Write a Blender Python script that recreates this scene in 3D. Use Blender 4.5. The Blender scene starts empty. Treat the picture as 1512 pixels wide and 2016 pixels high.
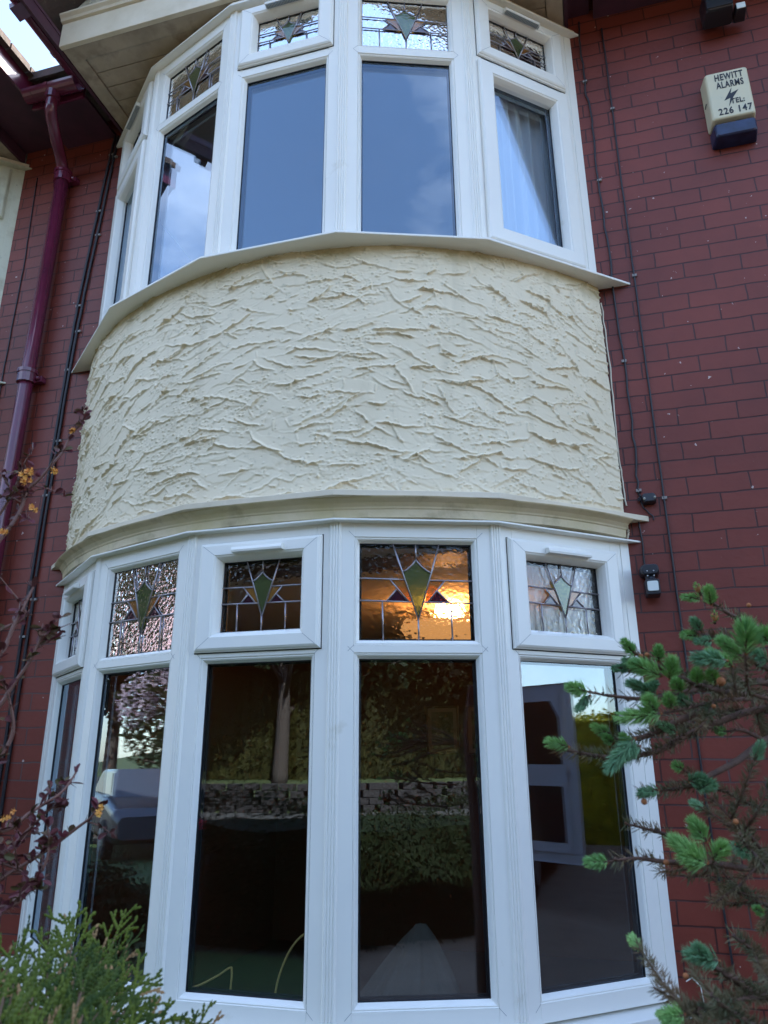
import bpy, math, random
import numpy as np
from mathutils import Vector, Matrix
random.seed(7)
rnd = random.random
def U(a, b): return a + (b - a) * rnd()
R_ = math.radians
scene = bpy.context.scene
COL = scene.collection

# ------------------------------------------------------------ camera
cam = bpy.data.cameras.new('camera'); camo = bpy.data.objects.new('camera', cam); COL.objects.link(camo)
YAW, PIT, ROL = 0.2656, 0.321, -0.0065
Fv = Vector((-math.sin(YAW)*math.cos(PIT), math.cos(YAW)*math.cos(PIT), math.sin(PIT)))
Rv = Vector((math.cos(YAW), math.sin(YAW), 0)); Uv = Rv.cross(Fv)
c_, s_ = math.cos(ROL), math.sin(ROL)
Rv, Uv = c_*Rv + s_*Uv, -s_*Rv + c_*Uv
m = Matrix((Rv, Uv, -Fv)).transposed().to_4x4(); m.translation = Vector((1.1909, -2.575, -0.0408))
camo.matrix_world = m
cam.sensor_fit = 'VERTICAL'; cam.sensor_height = 36; cam.lens = 36*1448.75/2016
cam.clip_start = 0.05; cam.clip_end = 2000
cam.dof.use_dof = True; cam.dof.focus_distance = 3.3; cam.dof.aperture_fstop = 9.5
scene.camera = camo
# ------------------------------------------------------------ sky and sun
SUN_EL, SUN_AZ = R_(44), R_(34)
w = bpy.data.worlds.new('World'); scene.world = w; w.use_nodes = True
nt = w.node_tree; nt.nodes.clear()
def N(nt, t, **k):
    n = nt.nodes.new(t)
    for a, b in k.items(): setattr(n, a, b)
    return n
sky = N(nt, 'ShaderNodeTexSky', sky_type='NISHITA', sun_disc=False, sun_elevation=SUN_EL, sun_rotation=SUN_AZ, air_density=1.0, dust_density=.6, ozone_density=1.3)
tc = N(nt, 'ShaderNodeTexCoord'); mp = N(nt, 'ShaderNodeMapping'); mp.inputs['Scale'].default_value = (1, 1, 2.2)
nz = N(nt, 'ShaderNodeTexNoise'); nz.inputs['Scale'].default_value = 2.3; nz.inputs['Detail'].default_value = 6; nz.inputs['Roughness'].default_value = .6
cr = N(nt, 'ShaderNodeMapRange'); cr.inputs[1].default_value = .50; cr.inputs[2].default_value = .78; cr.inputs[3].default_value = .0; cr.inputs[4].default_value = .45
mx = N(nt, 'ShaderNodeMixRGB'); mx.inputs['Color2'].default_value = (7.5, 7.6, 8.2, 1)
bg = N(nt, 'ShaderNodeBackground'); bg.inputs['Strength'].default_value = 0.14
ow = N(nt, 'ShaderNodeOutputWorld')
L = nt.links.new
L(tc.outputs['Generated'], mp.inputs[0]); L(mp.outputs[0], nz.inputs['Vector']); L(nz.outputs['Fac'], cr.inputs[0])
L(cr.outputs[0], mx.inputs['Fac']); L(sky.outputs[0], mx.inputs['Color1']); L(mx.outputs[0], bg.inputs['Color']); L(bg.outputs[0], ow.inputs['Surface'])
sun = bpy.data.lights.new('sun', 'SUN'); sun.energy = 4.2; sun.angle = R_(.55); sun.color = (1, .94, .84)
suno = bpy.data.objects.new('sun', sun); COL.objects.link(suno)
sd = Vector((math.sin(SUN_AZ)*math.cos(SUN_EL), math.cos(SUN_AZ)*math.cos(SUN_EL), math.sin(SUN_EL)))
suno.rotation_euler = sd.to_track_quat('Z', 'Y').to_euler()
vs = scene.view_settings; vs.view_transform = 'Standard'; vs.look = 'None'; vs.gamma = 1; vs.exposure = 2.4; vs.use_curve_mapping = False
try:
    scene.cycles.max_bounces = 14; scene.cycles.transparent_max_bounces = 24; scene.cycles.transmission_bounces = 8; scene.cycles.caustics_refractive = True
except Exception: pass

# ------------------------------------------------------------ helpers
def tag(o, label=None, cat=None, group=None, kind=None):
    if label: o['label'] = label
    if cat: o['category'] = cat
    if group: o['group'] = group
    if kind: o['kind'] = kind
    return o
def thing(name, label, cat, loc=(0, 0, 0), group=None, rz=0):
    o = bpy.data.objects.new(name, None); COL.objects.link(o); o.location = loc; o.rotation_euler = (0, 0, rz); o.empty_display_size = .1
    return tag(o, label, cat, group)
class MB:
    def __init__(s): s.v = []; s.f = []; s.mi = []; s.cur = 0
    def face(s, *i): s.f.append(tuple(i)); s.mi.append(s.cur)
    def quad(s, a, b, c, d):
        n = len(s.v); s.v += [tuple(a), tuple(b), tuple(c), tuple(d)]; s.face(n, n+1, n+2, n+3)
    def tri(s, a, b, c):
        n = len(s.v); s.v += [tuple(a), tuple(b), tuple(c)]; s.face(n, n+1, n+2)
    def box(s, lo, hi, mp=None):
        mp = mp or (lambda a, b, c: (a, b, c))
        n = len(s.v)
        for z in (lo[2], hi[2]):
            for x, y in ((lo[0], lo[1]), (hi[0], lo[1]), (hi[0], hi[1]), (lo[0], hi[1])): s.v.append(tuple(mp(x, y, z)))
        for q in ((0, 3, 2, 1), (4, 5, 6, 7), (0, 1, 5, 4), (1, 2, 6, 5), (2, 3, 7, 6), (3, 0, 4, 7)): s.face(*[n+i for i in q])
        return s
    def prism(s, poly, z0, z1):
        n = len(s.v); k = len(poly)
        for z in (z0, z1):
            for p in poly: s.v.append((p[0], p[1], z))
        s.face(*[n+i for i in reversed(range(k))]); s.face(*[n+k+i for i in range(k)])
        for i in range(k): j = (i+1) % k; s.face(n+i, n+j, n+k+j, n+k+i)
        return s
    def rings(s, rings, closed=False, cap=True):
        n = len(s.v); k = len(rings[0])
        for r in rings: s.v += [tuple(p) for p in r]
        m = len(rings)
        for a in range(m if closed else m-1):
            b = (a+1) % m
            for i in range(k):
                j = (i+1) % k; s.face(n+a*k+i, n+a*k+j, n+b*k+j, n+b*k+i)
        if cap and not closed: s.face(*[n+i for i in reversed(range(k))]); s.face(*[n+(m-1)*k+i for i in range(k)])
    def tube(s, pts, rad, n=6, flat=1.0):
        pts = [Vector(p) for p in pts]; rs = []
        up = Vector((0.13, 0.21, .97))
        for i, p in enumerate(pts):
            d = (pts[min(i+1, len(pts)-1)] - pts[max(i-1, 0)]).normalized()
            a = d.cross(up)
            if a.length < .2: a = d.cross(Vector((1, .1, 0)))
            a.normalize(); b = a.cross(d)
            r = rad(i/(max(1, len(pts)-1))) if callable(rad) else rad
            rs.append([p + a*r*math.cos(2*math.pi*k/n) + b*r*flat*math.sin(2*math.pi*k/n) for k in range(n)])
        s.rings(rs); return s
    def ball(s, c, r, sx=1, sy=1, sz=1, n=8, m=6):
        c = Vector(c); rs = []
        for i in range(m+1):
            t = math.pi*(.04 + .92*i/m)
            rs.append([c + Vector((r*sx*math.sin(t)*math.cos(2*math.pi*k/n), r*sy*math.sin(t)*math.sin(2*math.pi*k/n), -r*sz*math.cos(t))) for k in range(n)])
        s.rings(rs); return s
    def build(s, name, mat, parent=None, smooth=False, bevel=0, kind=None):
        me = bpy.data.meshes.new(name); me.from_pydata(s.v, [], s.f)
        mats = mat if isinstance(mat, (list, tuple)) else [mat]
        for q in mats: me.materials.append(q)
        if len(mats) > 1: me.polygons.foreach_set('material_index', s.mi)
        if smooth: me.polygons.foreach_set('use_smooth', [True]*len(s.f))
        me.validate(); me.update()
        o = bpy.data.objects.new(name, me); COL.objects.link(o)
        if parent is not None:
            o.parent = parent
            o.matrix_parent_inverse = world_of(parent).inverted()
        if bevel:
            b = o.modifiers.new('bevel', 'BEVEL'); b.width = bevel; b.segments = 2; b.limit_method = 'ANGLE'; b.angle_limit = R_(35); b.harden_normals = False
        if kind: o['kind'] = kind
        return o
def world_of(o):
    return Matrix.LocRotScale(o.location, o.rotation_euler, o.scale) if o.type == 'EMPTY' else Matrix.Identity(4)
# ------------------------------------------------------------ materials
def mat(name, col, rough=.6, metal=0, spec=.5, bump=None, vary=None, coat=0, emit=None, trans=0, sub=None):
    m = bpy.data.materials.new(name); m.use_nodes = True; nt = m.node_tree; p = nt.nodes['Principled BSDF']
    p.inputs['Base Color'].default_value = (*col, 1); p.inputs['Roughness'].default_value = rough; p.inputs['Metallic'].default_value = metal
    p.inputs['Specular IOR Level'].default_value = spec; p.inputs['Coat Weight'].default_value = coat
    if trans: p.inputs['Transmission Weight'].default_value = trans
    tc = N(nt, 'ShaderNodeTexCoord')
    if emit: p.inputs['Emission Color'].default_value = (*emit[0], 1); p.inputs['Emission Strength'].default_value = emit[1]
    if vary:   # list of (scale, colour2, lo, hi)
        prev = None
        for sc, c2, lo, hi in vary:
            n = N(nt, 'ShaderNodeTexNoise'); n.inputs['Scale'].default_value = sc; n.inputs['Detail'].default_value = 6; n.inputs['Roughness'].default_value = .6
            L_ = nt.links.new; L_(tc.outputs['Object'], n.inputs['Vector'])
            r = N(nt, 'ShaderNodeMapRange'); r.inputs[1].default_value = lo; r.inputs[2].default_value = hi; L_(n.outputs['Fac'], r.inputs[0])
            x = N(nt, 'ShaderNodeMixRGB'); L_(r.outputs[0], x.inputs['Fac']); x.inputs['Color2'].default_value = (*c2, 1)
            if prev: L_(prev.outputs[0], x.inputs['Color1'])
            else: x.inputs['Color1'].default_value = (*col, 1)
            prev = x
        nt.links.new(prev.outputs[0], p.inputs['Base Color'])
    if bump:
        n = N(nt, 'ShaderNodeTexNoise'); n.inputs['Scale'].default_value = bump[0]; n.inputs['Detail'].default_value = 5
        b = N(nt, 'ShaderNodeBump'); b.inputs['Strength'].default_value = bump[1]; b.inputs['Distance'].default_value = bump[2] if len(bump) > 2 else .01
        nt.links.new(tc.outputs['Object'], n.inputs['Vector']); nt.links.new(n.outputs['Fac'], b.inputs['Height']); nt.links.new(b.outputs[0], p.inputs['Normal'])
    return m
UPVC = mat('white_upvc', (.86, .835, .765), .33, spec=.45, vary=[(2.0, (.80, .785, .735), .45, .8), (5, (.62, .58, .46), .66, .84)])
GASKET = mat('black_gasket', (.012, .012, .016), .5)
CREAM = mat('cream_wood_paint', (.74, .64, .49), .55, vary=[(2.2, (.64, .54, .38), .4, .75), (3.5, (.56, .46, .31), .50, .8)], bump=(40, .25, .004))
CREAMMOULD = mat('cream_cove_paint', (.68, .56, .38), .5, vary=[(2.5, (.50, .42, .20), .42, .72), (9, (.34, .27, .15), .52, .78)], bump=(30, .3, .004))
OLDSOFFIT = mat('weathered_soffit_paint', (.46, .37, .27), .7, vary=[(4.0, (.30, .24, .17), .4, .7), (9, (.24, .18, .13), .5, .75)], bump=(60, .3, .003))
NCREAM = mat('old_cream_frame_paint', (.60, .58, .44), .6, vary=[(9, (.44, .40, .28), .5, .75), (40, (.15, .10, .07), .70, .74)], bump=(50, .3, .003))
PURPLE = mat('maroon_gloss_paint', (.14, .018, .045), .24, spec=.6, coat=.3, vary=[(5, (.10, .016, .035), .4, .7), (60, (.25, .16, .15), .76, .8)], bump=(25, .12, .003))
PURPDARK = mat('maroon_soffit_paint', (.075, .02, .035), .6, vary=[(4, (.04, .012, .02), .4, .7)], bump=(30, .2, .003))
TILE = mat('roof_tile', (.10, .055, .045), .85, vary=[(6, (.06, .05, .04), .4, .7), (30, (.16, .15, .10), .6, .8)], bump=(25, .6, .01))
CABLEB = mat('black_cable', (.018, .014, .018), .5)
BLACKP = mat('black_plastic', (.016, .016, .022), .35)
LENSW = mat('white_lens', (.72, .76, .72), .3)
NAVY = mat('navy_plastic', (.008, .014, .045), .3, vary=[(20, (.018, .03, .09), .4, .7)])
ALARMC = mat('aged_cream_plastic', (.64, .57, .38), .45, vary=[(9, (.58, .54, .38), .4, .7), (30, (.40, .34, .22), .66, .8)])
INKB = mat('black_ink', (.01, .01, .014), .5)
LEAD = mat('lead_came', (.32, .29, .31), .32, metal=.75, bump=(120, .3, .002))
SILVER = mat('vent_grille', (.22, .25, .26), .5)
SCREW = mat('screw_metal', (.6, .6, .6), .3, metal=1)

def brick_mat():
    m = bpy.data.materials.new('painted_red_brick'); m.use_nodes = True; nt = m.node_tree; p = nt.nodes['Principled BSDF']; L_ = nt.links.new
    tc = N(nt, 'ShaderNodeTexCoord'); sp = N(nt, 'ShaderNodeSeparateXYZ'); cb = N(nt, 'ShaderNodeCombineXYZ')
    L_(tc.outputs['Object'], sp.inputs[0])
    ax = N(nt, 'ShaderNodeMath', operation='ADD'); ax.inputs[1].default_value = 10*.244 - .081
    az = N(nt, 'ShaderNodeMath', operation='ADD'); az.inputs[1].default_value = 40*.0817 - .516 + .0017
    nd = N(nt, 'ShaderNodeTexNoise'); nd.inputs['Scale'].default_value = 9; nd.inputs['Detail'].default_value = 3; L_(tc.outputs['Object'], nd.inputs['Vector'])
    sc = N(nt, 'ShaderNodeVectorMath', operation='SCALE'); sc.inputs['Scale'].default_value = .011
    sb = N(nt, 'ShaderNodeVectorMath', operation='SUBTRACT'); sb.inputs[1].default_value = (.5, .5, .5)
    L_(nd.outputs['Color'], sb.inputs[0]); L_(sb.outputs[0], sc.inputs[0])
    L_(sp.outputs['X'], ax.inputs[0]); L_(sp.outputs['Z'], az.inputs[0]); L_(ax.outputs[0], cb.inputs['X']); L_(az.outputs[0], cb.inputs['Y'])
    ad = N(nt, 'ShaderNodeVectorMath', operation='ADD'); L_(cb.outputs[0], ad.inputs[0]); L_(sc.outputs[0], ad.inputs[1])
    br = N(nt, 'ShaderNodeTexBrick', offset=.5, offset_frequency=2, squash=1)
    br.inputs['Scale'].default_value = 1; br.inputs['Mortar Size'].default_value = .0034; br.inputs['Mortar Smooth'].default_value = .25
    br.inputs['Brick Width'].default_value = .244; br.inputs['Row Height'].default_value = .0817; br.inputs['Bias'].default_value = 0
    br.inputs['Color1'].default_value = (.195, .037, .022, 1); br.inputs['Color2'].default_value = (.168, .031, .019, 1)
    L_(ad.outputs[0], br.inputs['Vector'])
    # mortar: painted over on most joints, bare grey on some
    n2 = N(nt, 'ShaderNodeTexNoise'); n2.inputs['Scale'].default_value = 2.1; n2.inputs['Detail'].default_value = 4; L_(tc.outputs['Object'], n2.inputs['Vector'])
    r2 = N(nt, 'ShaderNodeMapRange'); r2.inputs[1].default_value = .42; r2.inputs[2].default_value = .62; L_(n2.outputs['Fac'], r2.inputs[0])
    mm = N(nt, 'ShaderNodeMixRGB'); mm.inputs['Color1'].default_value = (.060, .014, .011, 1); mm.inputs['Color2'].default_value = (.13, .085, .08, 1)
    zr_ = N(nt, 'ShaderNodeMapRange'); zr_.inputs[1].default_value = -.1; zr_.inputs[2].default_value = 1.2; zr_.inputs[3].default_value = .8; zr_.inputs[4].default_value = .12; L_(sp.outputs['Z'], zr_.inputs[0])
    mu_ = N(nt, 'ShaderNodeMath', operation='MULTIPLY'); L_(r2.outputs[0], mu_.inputs[0]); L_(zr_.outputs[0], mu_.inputs[1]); L_(mu_.outputs[0], mm.inputs['Fac']); L_(mm.outputs[0], br.inputs['Mortar'])
    # blotches, drips and chips
    n3 = N(nt, 'ShaderNodeTexNoise'); n3.inputs['Scale'].default_value = 1.3; n3.inputs['Detail'].default_value = 7; n3.inputs['Roughness'].default_value = .65; L_(tc.outputs['Object'], n3.inputs['Vector'])
    r3 = N(nt, 'ShaderNodeMapRange'); r3.inputs[1].default_value = .35; r3.inputs[2].default_value = .7; r3.inputs[3].default_value = .80; r3.inputs[4].default_value = 1.18; L_(n3.outputs['Fac'], r3.inputs[0])
    m3 = N(nt, 'ShaderNodeVectorMath', operation='SCALE'); L_(br.outputs['Color'], m3.inputs[0]); L_(r3.outputs[0], m3.inputs['Scale'])
    n4 = N(nt, 'ShaderNodeTexNoise'); n4.inputs['Scale'].default_value = 34; n4.inputs['Detail'].default_value = 3; L_(tc.outputs['Object'], n4.inputs['Vector'])
    r4 = N(nt, 'ShaderNodeMapRange'); r4.inputs[1].default_value = .735; r4.inputs[2].default_value = .76; L_(n4.outputs['Fac'], r4.inputs[0])
    m4 = N(nt, 'ShaderNodeMixRGB'); m4.inputs['Color2'].default_value = (.50, .38, .34, 1); L_(r4.outputs[0], m4.inputs['Fac']); L_(m3.outputs[0], m4.inputs['Color1'])
    L_(m4.outputs[0], p.inputs['Base Color']); p.inputs['Roughness'].default_value = .5; p.inputs['Specular IOR Level'].default_value = .4
    b = N(nt, 'ShaderNodeBump', invert=True); b.inputs['Strength'].default_value = 1; b.inputs['Distance'].default_value = .009; L_(br.outputs['Fac'], b.inputs['Height'])
    b2 = N(nt, 'ShaderNodeBump'); b2.inputs['Strength'].default_value = .35; b2.inputs['Distance'].default_value = .004
    n5 = N(nt, 'ShaderNodeTexNoise'); n5.inputs['Scale'].default_value = 45; n5.inputs['Detail'].default_value = 6; L_(tc.outputs['Object'], n5.inputs['Vector'])
    L_(n5.outputs['Fac'], b2.inputs['Height']); L_(b.outputs[0], b2.inputs['Normal']); L_(b2.outputs[0], p.inputs['Normal'])
    return m
BRICK = brick_mat()

def pane_mat(name, tint=(.93, .95, .94), base=.13, wav=0):
    m = bpy.data.materials.new(name); m.use_nodes = True; nt = m.node_tree; nt.nodes.clear(); L_ = nt.links.new
    o = N(nt, 'ShaderNodeOutputMaterial'); g = N(nt, 'ShaderNodeBsdfGlossy'); g.inputs['Roughness'].default_value = 0.0; g.inputs['Color'].default_value = (.68, .83, 1, 1)
    t = N(nt, 'ShaderNodeBsdfTransparent'); t.inputs['Color'].default_value = (*tint, 1)
    lw = N(nt, 'ShaderNodeLayerWeight'); lw.inputs['Blend'].default_value = .5
    pw = N(nt, 'ShaderNodeMath', operation='POWER'); pw.inputs[1].default_value = 3.6; L_(lw.outputs['Facing'], pw.inputs[0])
    mr = N(nt, 'ShaderNodeMapRange'); mr.inputs[3].default_value = base; mr.inputs[4].default_value = .95; L_(pw.outputs[0], mr.inputs[0])
    x = N(nt, 'ShaderNodeMixShader'); L_(mr.outputs[0], x.inputs[0]); L_(t.outputs[0], x.inputs[1]); L_(g.outputs[0], x.inputs[2]); L_(x.outputs[0], o.inputs['Surface'])
    tc = N(nt, 'ShaderNodeTexCoord'); n = N(nt, 'ShaderNodeTexNoise'); n.inputs['Scale'].default_value = 1.7; n.inputs['Detail'].default_value = 1
    L_(tc.outputs['Object'], n.inputs['Vector']); b = N(nt, 'ShaderNodeBump'); b.inputs['Strength'].default_value = .03; b.inputs['Distance'].default_value = .01
    L_(n.outputs['Fac'], b.inputs['Height']); L_(b.outputs[0], g.inputs['Normal'])
    return m
PANE = pane_mat('clear_double_glazing')
def textured_glass(name, col=(.96, .96, .95), scale=62, tr=1.0):
    m = bpy.data.materials.new(name); m.use_nodes = True; nt = m.node_tree; p = nt.nodes['Principled BSDF']; L_ = nt.links.new
    p.inputs['Base Color'].default_value = (*col, 1); p.inputs['Roughness'].default_value = .09; p.inputs['IOR'].default_value = 1.34; p.inputs['Transmission Weight'].default_value = tr
    p.inputs['Specular IOR Level'].default_value = .5
    tc = N(nt, 'ShaderNodeTexCoord'); n = N(nt, 'ShaderNodeTexNoise'); n.inputs['Scale'].default_value = scale; n.inputs['Detail'].default_value = 1.5
    v = N(nt, 'ShaderNodeTexVoronoi'); v.inputs['Scale'].default_value = scale*1.1; v.feature = 'SMOOTH_F1'
    ad = N(nt, 'ShaderNodeMath', operation='ADD'); L_(tc.outputs['Object'], n.inputs['Vector']); L_(n.outputs['Color'], v.inputs['Vector']) if False else L_(tc.outputs['Object'], v.inputs['Vector'])
    L_(n.outputs['Fac'], ad.inputs[0]); L_(v.outputs['Distance'], ad.inputs[1])
    b = N(nt, 'ShaderNodeBump'); b.inputs['Strength'].default_value = .30; b.inputs['Distance'].default_value = .0035; L_(ad.outputs[0], b.inputs['Height']); L_(b.outputs[0], p.inputs['Normal'])
    return m
TEXG = textured_glass('hammered_clear_glass')
def film(name, col, mixd=.45):
    m = bpy.data.materials.new(name); m.use_nodes = True; nt = m.node_tree; nt.nodes.clear(); L_ = nt.links.new
    o = N(nt, 'ShaderNodeOutputMaterial'); d = N(nt, 'ShaderNodeBsdfDiffuse'); d.inputs['Color'].default_value = (*col, 1)
    tl = N(nt, 'ShaderNodeBsdfTransparent'); tl.inputs['Color'].default_value = (*[min(1, c*1.8 + .05) for c in col], 1)
    g = N(nt, 'ShaderNodeBsdfGlossy'); g.inputs['Roughness'].default_value = .12
    a = N(nt, 'ShaderNodeMixShader'); a.inputs[0].default_value = mixd; b = N(nt, 'ShaderNodeMixShader'); b.inputs[0].default_value = .10
    L_(tl.outputs[0], a.inputs[1]); L_(d.outputs[0], a.inputs[2]); L_(a.outputs[0], b.inputs[1]); L_(g.outputs[0], b.inputs[2]); L_(b.outputs[0], o.inputs['Surface'])
    lw = N(nt, 'ShaderNodeLayerWeight'); lw.inputs['Blend'].default_value = .5; pw = N(nt, 'ShaderNodeMath', operation='POWER'); pw.inputs[1].default_value = 2.2; L_(lw.outputs['Facing'], pw.inputs[0])
    mr = N(nt, 'ShaderNodeMapRange'); mr.inputs[3].default_value = .07; mr.inputs[4].default_value = .95; L_(pw.outputs[0], mr.inputs[0]); L_(mr.outputs[0], b.inputs[0])
    tc = N(nt, 'ShaderNodeTexCoord'); n = N(nt, 'ShaderNodeTexNoise'); n.inputs['Scale'].default_value = 62; L_(tc.outputs['Object'], n.inputs['Vector'])
    bp = N(nt, 'ShaderNodeBump'); bp.inputs['Strength'].default_value = .3; bp.inputs['Distance'].default_value = .0035; L_(n.outputs['Fac'], bp.inputs['Height']); L_(bp.outputs[0], g.inputs['Normal']); g.inputs['Roughness'].default_value = .08
    return m
GREENG = film('green_glass', (.22, .28, .13), .22); AMBERG = film('amber_glass', (.45, .25, .07), .35); PLUMG = film('plum_glass', (.06, .015, .035), .6)

# ------------------------------------------------------------ ground
GZ = -1.65
g = MB(); g.quad((-400, -400, GZ), (400, -400, GZ), (400, 400, GZ), (-400, 400, GZ))
tag(g.build('ground', mat('earth', (.07, .055, .04), .95, vary=[(.8, (.05, .06, .03), .4, .6), (9, (.11, .09, .07), .5, .7)], bump=(12, .6, .03))), kind='structure')

# ------------------------------------------------------------ plan of the bay
PL = [(-1.357, .609), (-.875, .206), (-.300, 0), (.300, 0), (.875, .206), (1.357, .609)]
YW = .606
class Facet:
    def __init__(s, i, ox=0):
        a = Vector(PL[i]) + Vector((ox, 0)); b = Vector(PL[i+1]) + Vector((ox, 0)); s.a = a; s.L = (b-a).length; s.D = (b-a)/s.L; s.N = Vector((s.D.y, -s.D.x))
    def __call__(s, u, d, z):
        p = s.a + s.D*u + s.N*d; return (p.x, p.y, z)
def mring(mb, mp, s0, s1, z0, z1, prof):
    """mitred ring swept round a rectangle; prof = [(inset, depth)]"""
    rs = []
    for u, z, su, sz in ((s0, z0, 1, 1), (s1, z0, -1, 1), (s1, z1, -1, -1), (s0, z1, 1, -1)):
        rs.append([mp(u + su*i, d, z + sz*i) for i, d in prof])
    n = len(mb.v); k = len(prof)
    for r in rs: mb.v += r
    for a in range(4):
        b = (a+1) % 4
        for i in range(k-1): mb.face(n+a*k+i, n+b*k+i, n+b*k+i+1, n+a*k+i+1)
def offset_poly(o, ox=0, yend=YW):
    P = [Vector(p) for p in PL]; nr = []; out = []
    for j in range(5):
        D = (P[j+1]-P[j]).normalized(); nr.append(Vector((D.y, -D.x)))
    V = []
    for j in range(1, 5):
        b = nr[j-1] + nr[j]; b = b/(b.dot(nr[j])); V.append(P[j] + b*o)
    D = (P[5]-P[4]).normalized(); t = (yend - V[3].y)/D.y; Rr = V[3] + D*t
    D0 = (P[0]-P[1]).normalized(); t = (yend - V[0].y)/D0.y; Ll = V[0] + D0*t
    return [Vector((p.x+ox, p.y)) for p in [Ll]+V+[Rr]]

FD = .026     # how far the frame face stands in front of the glass line
BEAD = [(0, FD+.0005), (.002, FD-.004), (.006, FD-.003), (.011, FD-.007), (.017, .008), (.0195, .004), (.020, .002), (.020, -.004)]
def leading(f, s0, s1, z0, z1, win, d=.004, spare=False):
    W_, H = s1-s0, z1-z0
    pt = lambda u, v, dd=d: f(s0+u*W_, dd, z0+v*H)
    lm = MB()
    def came(pts, r=.0032):
        lm.tube([pt(u, v) for u, v in pts], r, 6)
    came([(.5, 1), (.5, .83)]); came([(.295, 1), (.378, .70), (.51, .22)]); came([(.71, 1), (.635, .69), (.515, .22)]); came([(.512, .22), (.512, 0)])
    came([(.378, .70), (.42, .725), (.465, .775), (.5, .83)]); came([(.635, .69), (.59, .72), (.54, .77), (.5, .83)])
    came([(0, .63), (.40, .62)]); came([(.61, .615), (1, .61)]); came([(0, .40), (.46, .39)]); came([(.56, .39), (1, .38)])
    came([(.2, .395), (.205, 0)]); came([(.80, .385), (.805, 0)])
    came([(.265, .625), (.43, .39)]); came([(.75, .61), (.60, .39)]); came([(.235, .39), (.325, .52)]); came([(.68, .51), (.785, .385)])
    lm.build('lead_strips', LEAD, win, smooth=True)
    sg = MB(); dd = d - .0015
    def poly(pts, k):
        sg.cur = k; n = len(sg.v); kk = len(pts)
        for u, v in pts: sg.v.append(pt(u, v, dd))
        for u, v in pts: sg.v.append(pt(u, v, dd-.0012))
        sg.face(*[n+i for i in range(kk)])
        sg.face(*[n+kk+i for i in reversed(range(kk))])
        for i in range(kk): j = (i+1) % kk; sg.face(n+i, n+kk+i, n+kk+j, n+j)
    poly([(.51, .22), (.635, .69), (.59, .72), (.54, .77), (.5, .83), (.465, .775), (.42, .725), (.378, .70)], 0)
    poly([(.265, .62), (.40, .62), (.455, .40), (.43, .39)], 1); poly([(.75, .61), (.60, .39), (.575, .40), (.615, .61)], 1)
    poly([(.235, .39), (.425, .39), (.325, .52)], 2); poly([(.605, .39), (.785, .385), (.68, .515)], 2)
    sg.build('coloured_glass', [GREENG, AMBERG, PLUMG], win)
def slab(f, s0, s1, z0, z1, d0, d1):
    b = MB(); b.box((s0, d0, z0), (s1, d1, z1), lambda a, c, e: f(a, c, e)); return b
def gasket(f, s0, s1, z0, z1, win, name='window_seal'):
    b = MB(); mring(b, f, s0-.003, s1+.003, z0-.003, z1+.003, [(0, .0015), (.0055, .0015), (.0055, -.020), (.012, -.020), (.012, -.028), (.0, -.028)])
    b.build(name, GASKET, win)
def hood(f, s0, s1, z, win, upper):
    h = MB()
    y0 = .050; y1 = .078
    pr = [(y0, z-.012), (y0+.004, z+.012), (y1-.006, z+.008), (y1, z-.004), (y1-.002, z-.012)]
    h.rings([[f(u, d, zz) for d, zz in pr] for u in (s0, s0+.004, s1-.004, s1)])
    v = h.build('trickle_vent', UPVC, win, smooth=False)
    if upper:
        gq = MB(); gq.box((s0+.006, y0+.002, z-.0165), (s1-.006, y1-.005, z-.0125), lambda a, c, e: f(a, c, e))
        gq.build('vent_grille', SILVER, win)
        gq2 = MB(); k = int((s1-s0)/.008)
        for i in range(k):
            a = s0+.008+i*.008
            gq2.box((a, y0+.004, z-.0195), (a+.0035, y1-.007, z-.0168), lambda a_, c, e: f(a_, c, e))
        gq2.build('vent_slats', mat('slat_grey', (.45, .48, .48), .5) if 'slat_grey' not in bpy.data.materials else bpy.data.materials['slat_grey'], win)

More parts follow.
